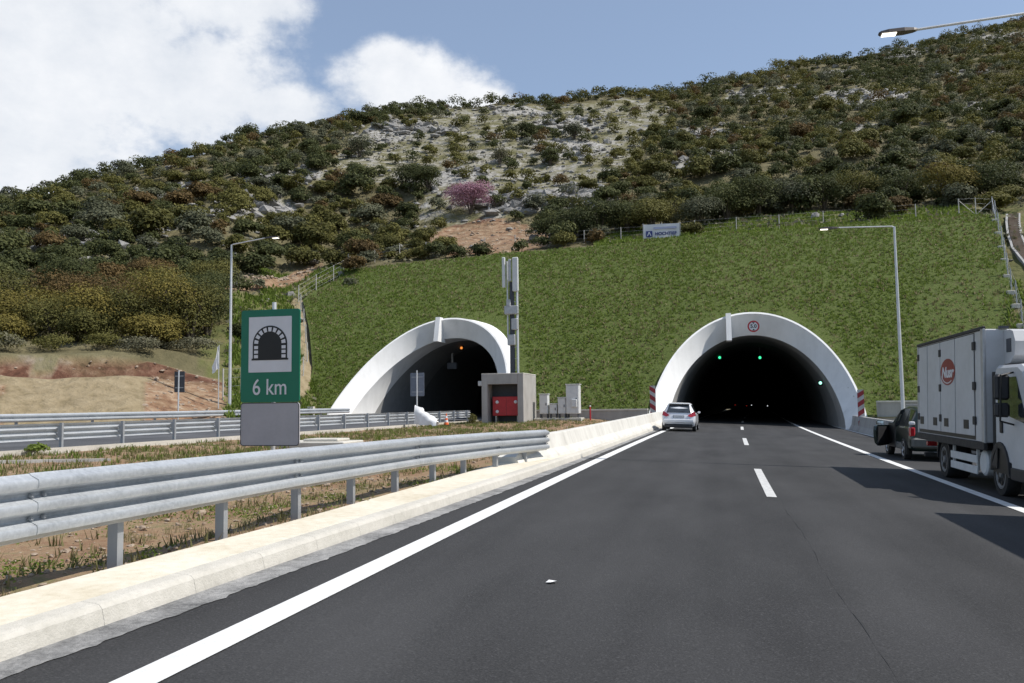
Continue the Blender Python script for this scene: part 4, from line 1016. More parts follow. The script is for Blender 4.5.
# ------------------------------------------------------------------ guardrails
def beam_profile(h, n, depth):
    """pressed steel beam with n ridges: (offset towards the traffic, height)"""
    out = []; ph = h/n
    for k in range(n):
        for u, w in ((0.04, 0), (0.12, .12), (0.30, .92), (0.40, 1), (0.60, 1), (0.70, .92), (0.88, .12), (0.96, 0)): out.append((w*depth, (k+u)*ph))
    return out
def rail_segment(p0, p1, z0, z1, h, n, depth, side, ext=.0):
    """beam from p0 to p1; side: unit normal towards traffic"""
    prof_ = beam_profile(h, n, depth); b = MB(); rings = []
    d = (Vector(p1)-Vector(p0)).normalized(); nr = Vector((d.y, -d.x))*side
    for p, z in ((Vector(p0)-d*ext, z0), (Vector(p1)+d*ext, z1)):
        fr = [(p.x+nr.x*o_, p.y+nr.y*o_, z+zz) for o_, zz in prof_]; bk = [(p.x+nr.x*(o_-.012), p.y+nr.y*(o_-.012), z+zz) for o_, zz in reversed(prof_)]
        rings.append(fr+bk)
    b.loft(rings); return b, nr, d
def guardrail(name, label, path, zf, ys, seg, post_every, h, n, depth, side, post_off, post_h, gz, rail_mat, spacer=True, depth_post=.10, group=None):
    y0 = ys[0]; base = Vector((path(y0), y0, gz(path(y0), y0)))
    t = thing(name, label, 'guardrail', base[:], 0, group)
    Y = y0; i = 0
    while Y < ys[1]-.01:
        ye = min(Y+seg, ys[1]); k = .004*(i % 2)
        b, nr, d = rail_segment((path(Y), Y), (path(ye), ye), zf(Y), zf(ye), h, n, depth+k, side, ext=.06)
        b.v = [(x-base.x+nr.x*k, y-base.y+nr.y*k, z-base.z+k) for x, y, z in b.v]
        o = b.build('beam', rail_mat, t, True)
        # bolts at the splice
        for q in range(n-1):
            zz = zf(ye)+h*(q+1)/n
            for e in (-.06, .06):
                bb = MB()
                c = Vector((path(ye), ye, zz)) - base + Vector((nr.x*.012+d.x*e, nr.y*.012+d.y*e, 0)); bb.cyl(c, c+Vector((nr.x*.03, nr.y*.03, 0)), .016, .013, 6); bb.build('bolt', MT['galv_post'], o)
        Y = ye; i += 1
    Y = y0+.35
    while Y < ys[1]-.05:
        x = path(Y); d = Vector((path(Y+.1)-x, .1)).normalized(); nr = Vector((d.y, -d.x))*side
        px, py = x-nr.x*post_off, Y-nr.y*post_off; z0 = gz(px, py)-.4; z1 = zf(Y)+post_h
        b = MB(); wd = .075; L = Vector((d.x, d.y)); a = depth_post
        def pt(u, v): return (px+L.x*u+nr.x*v-base.x, py+L.y*u+nr.y*v-base.y)
        sec = [(-wd/2,-a/2),(wd/2,-a/2),(wd/2,-a/2+.012),(-wd/2+.012,-a/2+.012),(-wd/2+.012,a/2-.012),(wd/2,a/2-.012),(wd/2,a/2),(-wd/2,a/2)]
        sec = [pt(*q) for q in sec]
        b.loft([[(q[0], q[1], z0-base.z) for q in sec], [(q[0], q[1], z1-base.z) for q in sec]])
        o = b.build('post', MT['galv_post'], t)
        if spacer:
            b = MB(); c = pt(0, post_off*.5); rot = Matrix.Rotation(math.atan2(d.y, d.x)-math.pi/2, 3, 'Z')
            b.box((c[0], c[1], zf(Y)+h*.5-base.z), (max(.04, post_off-a*.5-.02), .09, h*.62), .006, rot); b.build('spacer', MT['galv_post'], o)
        Y += post_every
    return t
NEAR = lambda Y: lerp_tab(Y, [(-8, -5.05), (12, -5.03), (16, -4.82), (18.2, -4.46), (19.9, -4.12)])
guardrail('guardrail', 'galvanized three ridged guardrail along the pale walk in front', NEAR, lambda Y: lerp_tab(Y, [(-8, .69), (6, .67), (12, .62), (19.9, .51)]), (-6.74, 19.9), 4.0, 1.575,
          .51, 3, .085, 1, .06, .30, lambda x, y: .28, MT['galv'])
guardrail('guardrail', 'galvanized guardrail on the near edge of the other carriageway', lambda Y: -19.95+c2(Y), lambda Y: .72, (1.15, 58.0), 2.52, 2.52, .52, 3, .085, -1, .16, .53, lambda x, y: .40, MT['galv'])
guardrail('guardrail', 'galvanized guardrail on the far edge of the other carriageway', lambda Y: -28.5+c2(Y), lambda Y: 1.15, (4.0, 56.0), 4.0, 4.0, .36, 2, .085, 1, .12, .30, lambda x, y: .72, MT['galv'])

# little things on the median
b = MB(); b.box((0,0,.05), (2.6,1.5,.22), .03); b.box((.3,.1,.20), (1.2,.9,.08), .02)
o = b.build('manhole_cover', MT['kerb'], None, False, (-12.6, 24.5, .38)); tag(o, 'grey concrete manhole slab in the median grass behind the guardrail', 'manhole')
b = MB(); b.loft([[(x-.13,y,.34),(x+.13,y,.34),(x+.12,y,.42),(x-.12,y,.42)] for x, y in ((-24.0,14.0),(-17.3,17.0),(-16.2,17.4),(-14.9,17.8))])
o = b.build('concrete_strip', MT['barrier']); tag(o, 'long flat concrete strip lying in the median grass', 'concrete edging')
pl = []
for _ in range(1500):
    Y = rng.uniform(2, 56); X = rng.uniform(-18.8+c2(Y), xw(Y)-.05); r = rng.choice((.03,.04,.05,.06,.08,.11)); pl.append((X, Y, med_z(X, Y)+.2*r, r))
for _ in range(2600):
    Y = rng.uniform(2, 16); X = rng.uniform(-9.0, xw(Y)-.03); r = rng.choice((.012,.015,.02,.03,.04,.06)); pl.append((X, Y, med_z(X, Y)+.2*r, r))
rocks('median_stones', 'pale and reddish stones scattered on the median soil', pl, MT['stone'])
pl = []; pd = []; pn = []
for _ in range(26000):
    Y = 3+53*rng.random()**1.3; X = rng.uniform(-19.0+c2(Y), xw(Y)-.06); n = mnoise.noise(Vector((X*.55, Y*.55, 3)))+.5*mnoise.noise(Vector((X*1.7, Y*1.7, 6)))
    k = .40 if X > -8.5 else .02
    if n+rng.uniform(-.3,.3) > k: (pl if rng.random() < .3 else pd).append((X, Y, med_z(X, Y)))
    elif rng.random() < .12: pd.append((X, Y, med_z(X, Y)))
near = [p for p in pl[::3] if p[1] < 14 and p[0] > -9]; far = [p for p in pl if not (p[1] < 14 and p[0] > -9)]
for _ in range(2600):
    Y = rng.uniform(2.5, 15); X = rng.uniform(-8.6, xw(Y)-.05)
    if mnoise.noise(Vector((X*.9, Y*.9, 13)))+rng.uniform(-.2,.2) > .34: near.append((X, Y, med_z(X, Y)))
P = []
for _ in range(5200):
    Y = rng.uniform(2.5, 18); X = rng.uniform(-9.6, xw(Y)-.03)
    q = mnoise.noise(Vector((X*.75, Y*.75, 13))) + .5*mnoise.noise(Vector((X*2.2, Y*2.2, 3)))
    if q + rng.uniform(-.15, .15) < .16: continue
    z = med_z(X, Y)
    for k in range(7): P.append((X+rng.gauss(0,.06), Y+rng.gauss(0,.06), z+rng.uniform(.005,.07)))
P = np.array(P); n = len(P); Nn = npr.normal(scale=.6, size=(n, 3)); Nn[:, 2] += .8; Nn /= np.linalg.norm(Nn, axis=1)[:, None]
V, T = leaf_quads(P, Nn, npr.uniform(.02, .055, n), npr.beta(2, 2, n), .45)
o = add_obj('low_weeds', mesh_from_quads('low_weeds', V, T, LEAF['grass'])); tag(o, 'low green weeds in patches on the soil behind the near guardrail', 'weeds'); stuff(o)
blades(near, .065, .008, 10, LEAF['drygrass'], 'median_weeds', 'thin grass stalks in the soil behind the near guardrail', .9)
blades(far, .13, .035, 5, LEAF['grass'], 'median_grass', 'green grass growing on the median', .8)
blades(pd, .11, .022, 5, LEAF['drygrass'], 'dry_median_grass', 'dry straw coloured grass on the median', .9)
V, T = crown_arrays((.42,.36,.26), 700, .08, lobes=6); o = add_obj('weed_clump', mesh_from_quads('weed_clump', V, T, LEAF['grass']), None, (-19.25, 20.1, .5)); tag(o, 'small dense green weed clump by the far edge of the median', 'plant')
V, T = crown_arrays((.4,.4,.5), 500, .08, lobes=5); o = add_obj('weed_clump', mesh_from_quads('weed_clump', V, T, LEAF['olive']), None, (-13.4, 44.5, .75)); tag(o, 'small weed standing by the traffic cone near the cabin', 'plant')
# scrap of paper on the asphalt, weeds in the kerb joint
b = MB(); b.poly([(-.05,-.02,.004),(.0,-.05,.012),(.055,-.01,.02),(.03,.04,.008),(-.03,.035,.016)]); o = b.build('paper_scrap', MT['cloth'], None, False, (-1.49, 7.36, rz(-1.49)+.006)); tag(o, 'small white scrap of paper on the dark asphalt', 'litter')
# ------------------------------------------------------------------ street lamps
def lamp(name, label, x, y, z, h, arm, rise=0.12):
    t = thing(name, label, 'street lamp', (x, y, z), 0, None)
    b = MB(); b.cyl((0,0,0), (0,0,h), .105, .055, 12); b.lathe((0,0,0), (0,0,1), [(-.3,.22),(.0,.22),(.02,.12),(.5,.11)], 12); b.build('pole', MT['steel_pole'], t, True)
    s = 1 if arm > 0 else -1
    b = MB(); b.tube([(0,0,h-.25), (.0,0,h-.02), (s*.12,0,h+.02), (arm-s*.8,0,h+rise)], .038, 8); b.build('arm', MT['steel_pole'], t, True)
    hd = MB(); x0, x1 = arm-s*.85, arm+s*.12; zc = h+rise
    rings = []
    for k, w, th in ((0,.05,.05),(.10,.10,.08),(.35,.15,.11),(.75,.16,.10),(.95,.12,.06),(1,.07,.03)):
        X = x0+(x1-x0)*k; rings.append([(X,-w,zc-th*.45),(X,w,zc-th*.45),(X,w*.75,zc+th*.55),(X,-w*.75,zc+th*.55)])
    hd.loft(rings); head = hd.build('lamp_head', MT['lamp_housing'], t)
    b = MB(); a, c = x0+(x1-x0)*.55, x0+(x1-x0)*.92
    b.loft([[(a,-.12,zc-.052),(a,.12,zc-.052),(a,.12,zc-.064),(a,-.12,zc-.064)],[(c,-.11,zc-.046),(c,.11,zc-.046),(c,.11,zc-.06),(c,-.11,zc-.06)]]); b.build('lens', MT['lamp_lens'], head)
    return t
lamp('street_lamp', 'tall grey street lamp arching in from the right over the parked truck', 8.9, 23.5, -.35, 12.0, -4.25, -.12)
lamp('street_lamp', 'tall grey street lamp behind the dark car, before the right slope', 8.98, 45.0, -.35, 10.75, -3.5, .12)
lamp('street_lamp', 'tall grey street lamp beside the green tunnel sign on the far verge', -28.35, 44.0, .75, 10.75, 3.1, .28)

# ------------------------------------------------------------------ green tunnel sign
def rrect(w, h, r, n=5):
    p = []
    for cx, cy, a0 in ((w-r,h-r,0),(-w+r,h-r,90),(-w+r,-h+r,180),(w-r,-h+r,270)):
        for i in range(n+1): a = math.radians(a0+90*i/n); p.append((cx+r*math.cos(a), cy+r*math.sin(a)))
    return p
def shifted(p, dx, dz): return [(q[0]+dx, q[1]+dz) for q in p]
t = thing('tunnel_sign', 'green sign with tunnel symbol reading 6 km above a blank grey panel', 'road sign', (-9.33, 16.0, .30), math.radians(1.5))
b = MB(); b.prism(shifted(rrect(.69, 1.0, .06), 0, 2.455), -.02, .02); pan = b.build('green_panel', MT['sign_green'], t)
b = MB(); b.prism(shifted(rrect(.505, .60, .012), 0, 2.70), -.027, -.0215); sym = b.build('symbol_panel', MT['sign_white'], pan)
def arch_pts(a, zs, zb, n=24):       # outline of an arch: half width a, springing zs, base zb
    return [(a, zb)] + [(a*math.cos(math.pi*i/n), zs+a*math.sin(math.pi*i/n)) for i in range(n+1)] + [(-a, zb)]
b = MB(); Z0 = 2.385; ZS = 2.70
b.prism(arch_pts(.405, ZS, Z0), -.033, -.0285)
b.prism([(-.43,Z0-.025),(.43,Z0-.025),(.43,Z0+.012),(-.43,Z0+.012)], -.034, -.029)
b.build('tunnel_symbol', MT['black'], sym)
b = MB(); ri, ro = .278, .370; n = 9
for k in range(n):
    a0, a1 = math.pi*(k+.17)/n, math.pi*(k+.83)/n; pts = []
    for i in range(5): a = a0+(a1-a0)*i/4; pts.append((ro*math.cos(a), ZS+ro*math.sin(a)))
    for i in range(5): a = a1+(a0-a1)*i/4; pts.append((ri*math.cos(a), ZS+ri*math.sin(a)))
    b.prism(pts, -.0385, -.0345)
for s in (-1, 1):
    for k in range(3):
        z0 = Z0+.022+k*.098; b.prism([(s*ri,z0),(s*ro,z0),(s*ro,z0+.068),(s*ri,z0+.068)], -.0385, -.0345)
b.build('arch_stones', MT['sign_white'], sym)
text_mesh('6 km', .49, MT['sign_white'], pan, (0,-.026,1.765), FACE, bold=.001, sx=.83)
b = MB(); b.prism(shifted(rrect(.69, .462, .07), 0, .985), -.016, .02); gp = b.build('grey_panel', MT['sign_grey'], t)
b = MB(); o_ = rrect(.69, .462, .07); i_ = rrect(.672, .444, .055)
b.loft([[(p[0], -.018, p[1]+.985) for p in o_], [(p[0], -.0185, p[1]+.985) for p in i_]], caps=False); b.build('dark_edge', MT['panel_back'], gp)
b = MB(); b.cyl((.04,.075,-.4), (.04,.075,3.62), .045, n=12); b.build('post', MT['steel_pole'], t, True)
b = MB()
for z in (1.0, 1.9, 3.0): b.box((.04,.045,z), (.5,.03,.05))
b.build('clamp', MT['galv_post'], t)

# signs seen from behind on the other carriageway
def back_sign(label, x, y, z0, zp0, zp1, w, ztop, mat):
    t = thing('sign_back', label, 'road sign', (x, y, z0))
    b = MB(); b.prism(shifted(rrect(w/2, (zp1-zp0)/2, .05), 0, (zp0+zp1)/2-z0), .03, .055); b.build('panel', mat, t)
    b = MB(); b.cyl((0,-.03,-.3), (0,-.03,ztop-z0), .04, n=10); b.build('post', MT['steel_pole'], t, True)
    b = MB()
    for z in (zp0+.25, zp1-.25): b.box((0,.02,z-z0), (w*.8,.025,.05))
    b.build('clamp', MT['galv_post'], t); return t
back_sign('dark grey back of a road sign on a post before the earth mound', -27.93, 38.6, .8, 2.50, 3.62, .62, 3.68, MT['panel_back'])
back_sign('blue grey back of a road sign on a pale post before the other tunnel', -17.2, 46.0, .42, 2.18, 3.56, .86, 3.70, MT['panel_blue'])
# crumpled white sheet thrown over something by that post
b = MB(); rows = []
for i in range(15):
    u = i/14; row = []
    for j in range(13):
        v = j/12; a = math.pi*(0.02+.96*v)
        wd = .26+.30*u; x = -.15+1.35*u + .10*math.cos(a)*u; yy = -wd*math.cos(a)*.8; zz = (1.02-.72*u)*math.sin(a)**.75*(1 if .05 < v < .95 else .6)
        k = .10*mnoise.noise(Vector((u*5, v*6, 3)))
        row.append((x+k, yy+k, max(.02, zz+k+.02)))
    rows.append(row)
b.loft(rows, closed=False, caps=False); o = b.build('white_sheet', MT['cloth'], None, True, (-16.95, 45.4, .42)); o.scale = (1.0, 1.0, 1.2); tag(o, 'crumpled white sheet draped at the foot of the sign post', 'sheet')
t = thing('traffic_cone', 'orange and white traffic cone between the white sheet and the cabin', 'traffic cone', (-15.4, 46.0, .46))
b = MB(); b.box((0,0,.02), (.38,.38,.04), .01); b.build('base', MT['rubber'], t)
def cone_r(z): return .15-.125*z/.68
b = MB(); 
for z0, z1 in ((.04,.18),(.31,.42),(.55,.70)): b.cyl((0,0,z0), (0,0,z1), cone_r(z0), cone_r(z1), 14)
b.build('cone_body', MT['orange'], t, True)
b = MB()
for z0, z1 in ((.18,.31),(.42,.55)): b.cyl((0,0,z0), (0,0,z1), cone_r(z0), cone_r(z1), 14)
b.build('white_band', MT['sign_white'], t, True)

# ------------------------------------------------------------------ concrete cabin with red hydrant box, mast, cabinets
t = thing('cabin', 'grey concrete cabin with open front niche before the other tunnel', 'cabin', (-13.05, 50.0, .25))
b = MB(); W, D, Hh = 1.35, 3.7, 3.27
b.box((-W+.19, D/2, Hh/2), (.38, D, Hh), .02); b.box((W-.19, D/2, Hh/2), (.38, D, Hh), .02)
b.box((0, D/2, Hh-.31), (2*W-.762, D, .62), .0); b.box((0, D-.15, (Hh-.62)/2), (2*W-.762, .3, Hh-.622)); b.build('walls', MT['cabin'], t)
b = MB(); b.box((0, D/2, Hh+.03), (2*W+.02, D+.02, .05), .01); b.build('roof', MT['barrier'], t)
b = MB(); b.box((0, D/2-.6, -.06), (2*W+2.3, D+2.2, .16), .02); b.build('base', MT['kerb'], t)
b = MB(); b.box((-W-.16, .5, 2.72), (.34, .3, .3), .02); b.build('wall_box', MT['white_metal'], t)
b = MB(); b.box((0, 1.2, (Hh-.62)/2), (1.93, .04, Hh-.64)); b.build('back_plate', MT['panel_back'], t)
h = thing('hydrant_cabinet', 'red fire hydrant cabinet on legs inside the concrete cabin niche', 'fire cabinet', (-12.93, 50.75, .28))
b = MB(); b.box((0,0,1.24), (1.80,.5,1.20), .02); b.build('body', MT['red'], h)
b = MB()
for x, z in ((-.6,1.5),(.6,1.5),(-.6,.9)): b.lathe((x,-.25,z), (0,-1,0), [(0,.11),(.03,.10),(.05,.05)], 12)
b.build('emblem_discs', MT['sign_white'], h)
b = MB(); b.box((0,-.252,1.22), (.012,.006,1.1)); b.build('door_gap', MT['black'], h)
for x in (-.7, .7): b = MB(); b.box((x,0,.33), (.07,.4,.66)); b.build('leg', MT['kerb'], h)

t = thing('antenna_mast', 'slim grey antenna mast with panel antennas behind the concrete cabin', 'mast', (-13.72, 56.0, .6), math.radians(0))
b = MB(); b.cyl((-.12,0,0), (-.12,0,9.6), .20, .17, 12); b.build('pole', MT['panel_back'], t, True)
b = MB(); b.cyl((.28,-.1,0), (.28,-.1,10.6), .09, .08, 10); b.cyl((-.42,-.05,5.5), (-.42,-.05,11.1), .06, n=8); b.build('side_pole', MT['steel_pole'], t, True)
for x, z0, z1, w in ((-.62, 9.2, 11.35, .22), (.22, 8.9, 11.3, .42), (-.18, 9.6, 11.2, .2)):
    b = MB(); b.box((x,-.28,(z0+z1)/2), (w,.2,z1-z0), .04); b.build('panel_antenna', MT['white_metal'] if w != .2 else MT['alu'], t)
for x, z, w, hh in ((-.1,7.6,1.0,.6), (.12,6.6,.45,.8), (-.12,5.5,.55,.75), (-.3,8.1,.3,.5)):
    b = MB(); b.box((x,-.24,z), (w,.28,hh), .04); b.build('radio_unit', MT['alu'], t)
b = MB()
for z in [1+.8*k for k in range(12)]: b.box((.08,-.06,z), (.55,.05,.05))
b.build('bracket', MT['galv_post'], t)

def ecab(label, x, y, z, w, d, h_, leg=.3, door=True):
    t = thing('utility_cabinet', label, 'utility cabinet', (x, y, z))
    b = MB(); b.box((0,0,leg+h_/2), (w,d,h_), .03); b.build('body', MT['white_metal'], t)
    b = MB(); b.box((0,0,leg+h_+.03), (w+.08,d+.1,.05), .01); b.build('roof', MT['white_metal'], t)
    b = MB(); b.box((0,-d/2-.006,leg+h_/2), (w*.86,.01,h_*.9)); dr = b.build('door', MT['white_metal'], t)
    b = MB(); b.box((w*.3,-d/2-.03,leg+h_*.5), (.04,.04,.16)); b.build('handle', MT['black'], dr)
    for sx in (-1, 1): b = MB(); b.box((sx*w*.4,0,leg/2-.15), (.06,d*.8,leg+.3)); b.build('leg', MT['panel_back'], t)
    return t
ecab('white utility cabinet nearest the concrete cabin on the plinth', -11.0, 53.0, .70, .55, .6, 1.25, .28)
ecab('lowest white utility cabinet, second from the concrete cabin', -10.38, 53.0, .70, .48, .5, .62, .28)
ecab('medium white utility cabinet beside the tallest one', -9.80, 53.0, .70, .52, .6, 1.02, .28)
t = ecab('tallest white utility cabinet at the right end of the plinth', -9.08, 53.0, .70, .84, .8, 1.85, .28)
b = MB(); b.box((.12,-.46,.95), (.34,.12,.5), .02); b.build('meter_box', MT['white_metal'], t)
b = MB(); b.box((-10.05,53.1,.50), (3.1,1.3,.42), .02); o = b.build('plinth', MT['kerb']); tag(o, 'low brownish concrete plinth under the white utility cabinets', 'plinth')
t = thing('marker_post', 'short red and white marker post right of the utility cabinets', 'marker post', (-8.2, 54.3, .5))
b = MB(); b.cyl((0,0,0), (0,0,.9), .05, n=8); b.build('post', MT['red_sign'], t)
b = MB(); b.cyl((0,0,.9), (0,0,1.0), .055, n=8); b.build('cap', MT['sign_white'], t)
b = MB(); b.box((0,0,.4), (.10,.10,1.2)); b.box((0,0,1.03), (.12,.12,.08)); o = b.build('marker_stake', MT['sign_white'], None, False, (-29.0, 105.2, hill_z(-29.0,105.2))); tag(o, 'white stake on the bare earth right of the pink tree', 'stake')

# ------------------------------------------------------------------ banner on the crest
t = thing('banner', 'white company banner on posts at the crest of the sown slope', 'banner', (-5.05, 84.4, slope_z(-5.05, 82.4)+.38), math.radians(3))
b = MB(); rows = []
for i in range(21):
    u = i/20; rows.append([(-1.8+3.6*u, .05*math.sin(u*9)+.02*math.sin(v*5), .12+1.42*v-.02*math.sin(u*3.14)) for v in (0,.25,.5,.75,1)])
b.loft(rows, closed=False, caps=False); b.build('sheet', MT['sign_white'], t, True)
MT['navy'] = simple('navy_print', (0.03, 0.045, 0.20), 0.6)
MT['pale_blue'] = simple('pale_blue_print', (0.42, 0.44, 0.60), 0.6)
b = MB(); b.box((-1.25,-.085,.52), (.62,.02,.62)); lg = b.build('logo_square', MT['navy'], t)
b = MB(); b.prism([(-.22,-.2),(-.13,-.2),(0,.1),(.13,-.2),(.22,-.2),(.05,.22),(-.05,.22)], -.10, -.098); o = b.build('logo_mark', MT['sign_white'], lg); o.location = (-1.25, 0, .52)
text_mesh('HOCHTIEF', .44, MT['navy'], t, (.42,-.10,.50), FACE, bold=.014, sx=1.02)
b = MB(); b.box((.35,-.085,1.10), (2.3,.012,.22)); b.build('pale_band', MT['pale_blue'], t)
for x in (-1.85, 0, 1.85): b = MB(); b.cyl((x,.10,-.5), (x,.10,1.66), .04, n=8); b.build('post', MT['galv_post'], t)

# white flag on a pole
t = thing('flag', 'white flag hanging from a slim pole beside the far street lamp', 'flag', (-28.45, 43.0, .75))
b = MB(); b.cyl((0,0,0), (0,0,4.6), .03, .02, 8); b.build('pole', MT['steel_pole'], t)
b = MB(); rows = []
for i in range(9):
    u = i/8; z = 4.55-1.35*u; w = .06+.42*min(1, u*1.25)**1.2*(1 if u < .85 else .8)
    rows.append([(-.02-w*v, .06*math.sin(v*7+u*3), z-.22*v*u-.08*v) for v in (0,.25,.5,.75,1)])
b.loft(rows, closed=False, caps=False); b.build('cloth', MT['cloth'], t, True)

# ------------------------------------------------------------------ fences
def fence(label, pts, h, mat, wires=4, brace=True, foot=False):
    x0, y0, z0 = pts[0]; t = thing('fence', label, 'fence', (x0, y0, z0))
    L = [(x-x0, y-y0, z-z0) for x, y, z in pts]
    for i, p in enumerate(L):
        b = MB(); b.cyl((p[0],p[1],p[2]-.3), (p[0],p[1],p[2]+h), .045, n=8)
        b.build('post', mat, t)
        if foot: b = MB(); b.box((p[0]-.12,p[1]-.15,p[2]), (.55,.4,.35), .03); b.build('footing', MT['kerb'], t)
    if brace:
        b = MB(); b.cyl((L[-1][0],L[-1][1],L[-1][2]+h*.9), tuple(Vector(L[-2])+Vector((0,0,.05))), .035, n=6); b.cyl((L[0][0],L[0][1],L[0][2]+h*.9), tuple(Vector(L[1])+Vector((0,0,.05))), .035, n=6); b.build('brace', mat, t)
    b = MB()
    for k in range(wires):
        zz = h*(.12+.84*k/(wires-1))
        for p, q in zip(L, L[1:]): b.cyl((p[0],p[1],p[2]+zz), (q[0],q[1],q[2]+zz), .006, n=4, caps=False)
    b.build('wire', MT['galv_post'], t); return t
MT['fence_post'] = simple('concrete_fence_post', (0.50, 0.48, 0.44), 0.85, scale=5)
def sl(v, dx=-.45):
    x0, x1 = slope_edge(v); return (x0+dx, 57.0+25.7*v)
fence('wire fence climbing the left edge of the sown slope', [(x, y, max(hill_z(x, y), slope_z(x, y)-.15)) for x, y in [sl(k/9) for k in [.5,1.5,2.5,3.5,4.5,5.5,6.3,7.2,8.1,9]]], 1.6, MT['fence_post'], brace=False)
q = [(-29.2,44.6),(-29.6,47.2),(-30.0,49.6),(-30.3,52.2),(-30.6,54.8)]
fence('wire fence posts on the red soil beyond the far guardrail', [(x, y, hill_z(x, y) if math.hypot(x, y) > dstart(math.degrees(math.atan2(x, y))) else .95) for x, y in q], 1.9, MT['fence_post'], brace=False)
q = [(-40.5,86.2),(-37.6,87.0),(-34.8,87.6),(-31.8,88.1),(-28.6,88.4),(-25.0,88.8),(-21.5,88.8),(-17.6,88.6),(-13.6,88.2),(-9.6,88.2),(-5.8,87.8),(-1.8,87.6),(2.4,87.4),(6.6,87.2),(10.8,86.8),(15,86.4),(19,85.4)]
fence('wire fence with grey posts along the crest behind the sown slope', [(x, y, hill_z(x, y)) for x, y in q], 1.5, MT['fence_post'], brace=False)
q = [(25.3,84.2),(24.6,81.2),(24.0,78.6),(23.4,76.0),(22.8,73.6),(22.2,71.2),(21.7,69.0),(21.3,66.8),(20.8,64.4),(20.3,62.2)]
fence('wire fence with close footings down the right edge of the sown slope', [(x, y, max(hill_z(x, y), slope_z(x-.6, y)-.2)) for x, y in q], 1.9, MT['galv_post'], foot=True)
q = [(22.3,83.6),(23.8,83.9),(25.3,84.2)]
fence('short braced fence corner at the top right of the sown slope', [(x, y, hill_z(x, y)) for x, y in q], 1.7, MT['fence_post'])

# stepped drainage channel on the right slope
path = [(26.6,83.0),(25.9,81.0),(25.2,78.6),(24.7,76.2),(24.5,74.0),(24.3,71.0),(24.2,68.0),(24.2,64.0),(24.2,60.5)]
t = thing('drain_channel', 'stepped concrete drainage channel running down the slope behind the truck', 'drain', (path[0][0], path[0][1], hill_z(*path[0])))
def pathpt(k):
    i = min(int(k), len(path)-2); f = k-i; x = path[i][0]+(path[i+1][0]-path[i][0])*f; y = path[i][1]+(path[i+1][1]-path[i][1])*f; return x, y
for s in (-1, 1):
    b = MB(); rings = []
    for i in range(0, 65):
        x, y = pathpt(i/8); z = hill_z(x, y); xx = x+s*.50-t.location.x; yy = y-t.location.y; zz = z-t.location.z
        rings.append([(xx-.09,yy,zz-.3),(xx-.09,yy,zz+.22),(xx+.09,yy,zz+.22),(xx+.09,yy,zz-.3)])
    b.loft(rings); b.build('side_wall', MT['wall'], t)
b = MB()
for i in range(52):
    x, y = pathpt(i*8/52); z = hill_z(x, y); b.box((x-t.location.x, y-t.location.y, z-t.location.z+.05), (.80,.50,.22))
b.build('steps', MT['stone'], t)

# ------------------------------------------------------------------ vehicles
def car_shell(sec, cabin, glass_side, glass_top, body_mat, root, tint):
    """sec: (y, zb, zbelt, ztop, w, wt); cabin etc: lists of station index ranges"""
    def ring(s):
        y, zb, zm, zt, w, wt = s; zt = max(zt, zm+.02)
        h = [(0,zb),(w*.80,zb),(w*.955,zb+.09),(w,(zb+zm)*.5),(w*.985,zm-.03),(w*.955,zm),(wt,zt-.06 if zt-.06 > zm else zm+.012),(wt*.82,zt),(0,zt+.012)]
        return [(x,y,z) for x,z in h] + [(-x,y,z) for x,z in h[-2:0:-1]]
    R_ = [ring(s) for s in sec]
    b = MB(); b.loft(R_); b.build('body', body_mat, root, True)
    n = len(R_[0])
    def pane(q, k=.93, lift=.008, name='window'):
        q = [Vector(p) for p in q]; c = sum(q, Vector())/4; nr = (q[1]-q[0]).cross(q[3]-q[0])
        if nr.length < 1e-6: nr = (q[2]-q[1]).cross(q[3]-q[1])
        nr.normalize(); mid = Vector((0, c.y, .7))
        if nr.dot(c-mid) < 0: nr = -nr
        b = MB(); b.loft([[tuple(c+(p-c)*k-nr*.01) for p in q], [tuple(c+(p-c)*k+nr*lift) for p in q]]); return b.build(name, tint, root)
    for i in glass_side:
        pane([R_[i][5], R_[i+1][5], R_[i+1][6], R_[i][6]]); j = n-5
        pane([R_[i][n-5], R_[i+1][n-5], R_[i+1][n-6], R_[i][n-6]])
    for (i, nm) in glass_top:
        pane([R_[i][7], R_[i+1][7], R_[i+1][n-7], R_[i][n-7]] if True else None, .97, .010, nm)
    return R_
def wheel(root, x, y, r, w, s, rim_mat, n=26):
    b = MB(); b.lathe((x,y,r), (s,0,0), [(-w,r*.86),(-w*.9,r*.97),(-w*.5,r),(-.03,r),(0,r*.95),(.008,r*.72),(-.02,r*.70)], n)
    t = b.build('wheel', MT['rubber'], root, True)
    b = MB(); b.lathe((x,y,r), (s,0,0), [(-.05,r*.69),(.0,r*.68),(.004,r*.60),(-.03,r*.5),(-.02,r*.2),(.01,r*.18),(.012,.01)], n); rm = b.build('rim', rim_mat, t, True)
    b = MB()
    for k in range(7):
        a = 2*math.pi*k/7; c, q = math.cos(a), math.sin(a); b.cyl((x-s*.004, y+c*r*.44, r+q*r*.44), (x+s*.001, y+c*r*.44, r+q*r*.44), r*.10, n=8)
    b.build('rim_hole', MT['black'], rm)
    return t
def arch_disc(root, x, y, r, s, rr, mat):
    b = MB(); pts = [(y+rr*math.cos(math.pi*i/16), r+rr*math.sin(math.pi*i/16)) for i in range(17)] + [(y-rr, r*.55), (y+rr, r*.55)]
    b.prism(pts, x-s*.06, x+s*.004, axis='x'); b.build('wheel_arch', mat, root)

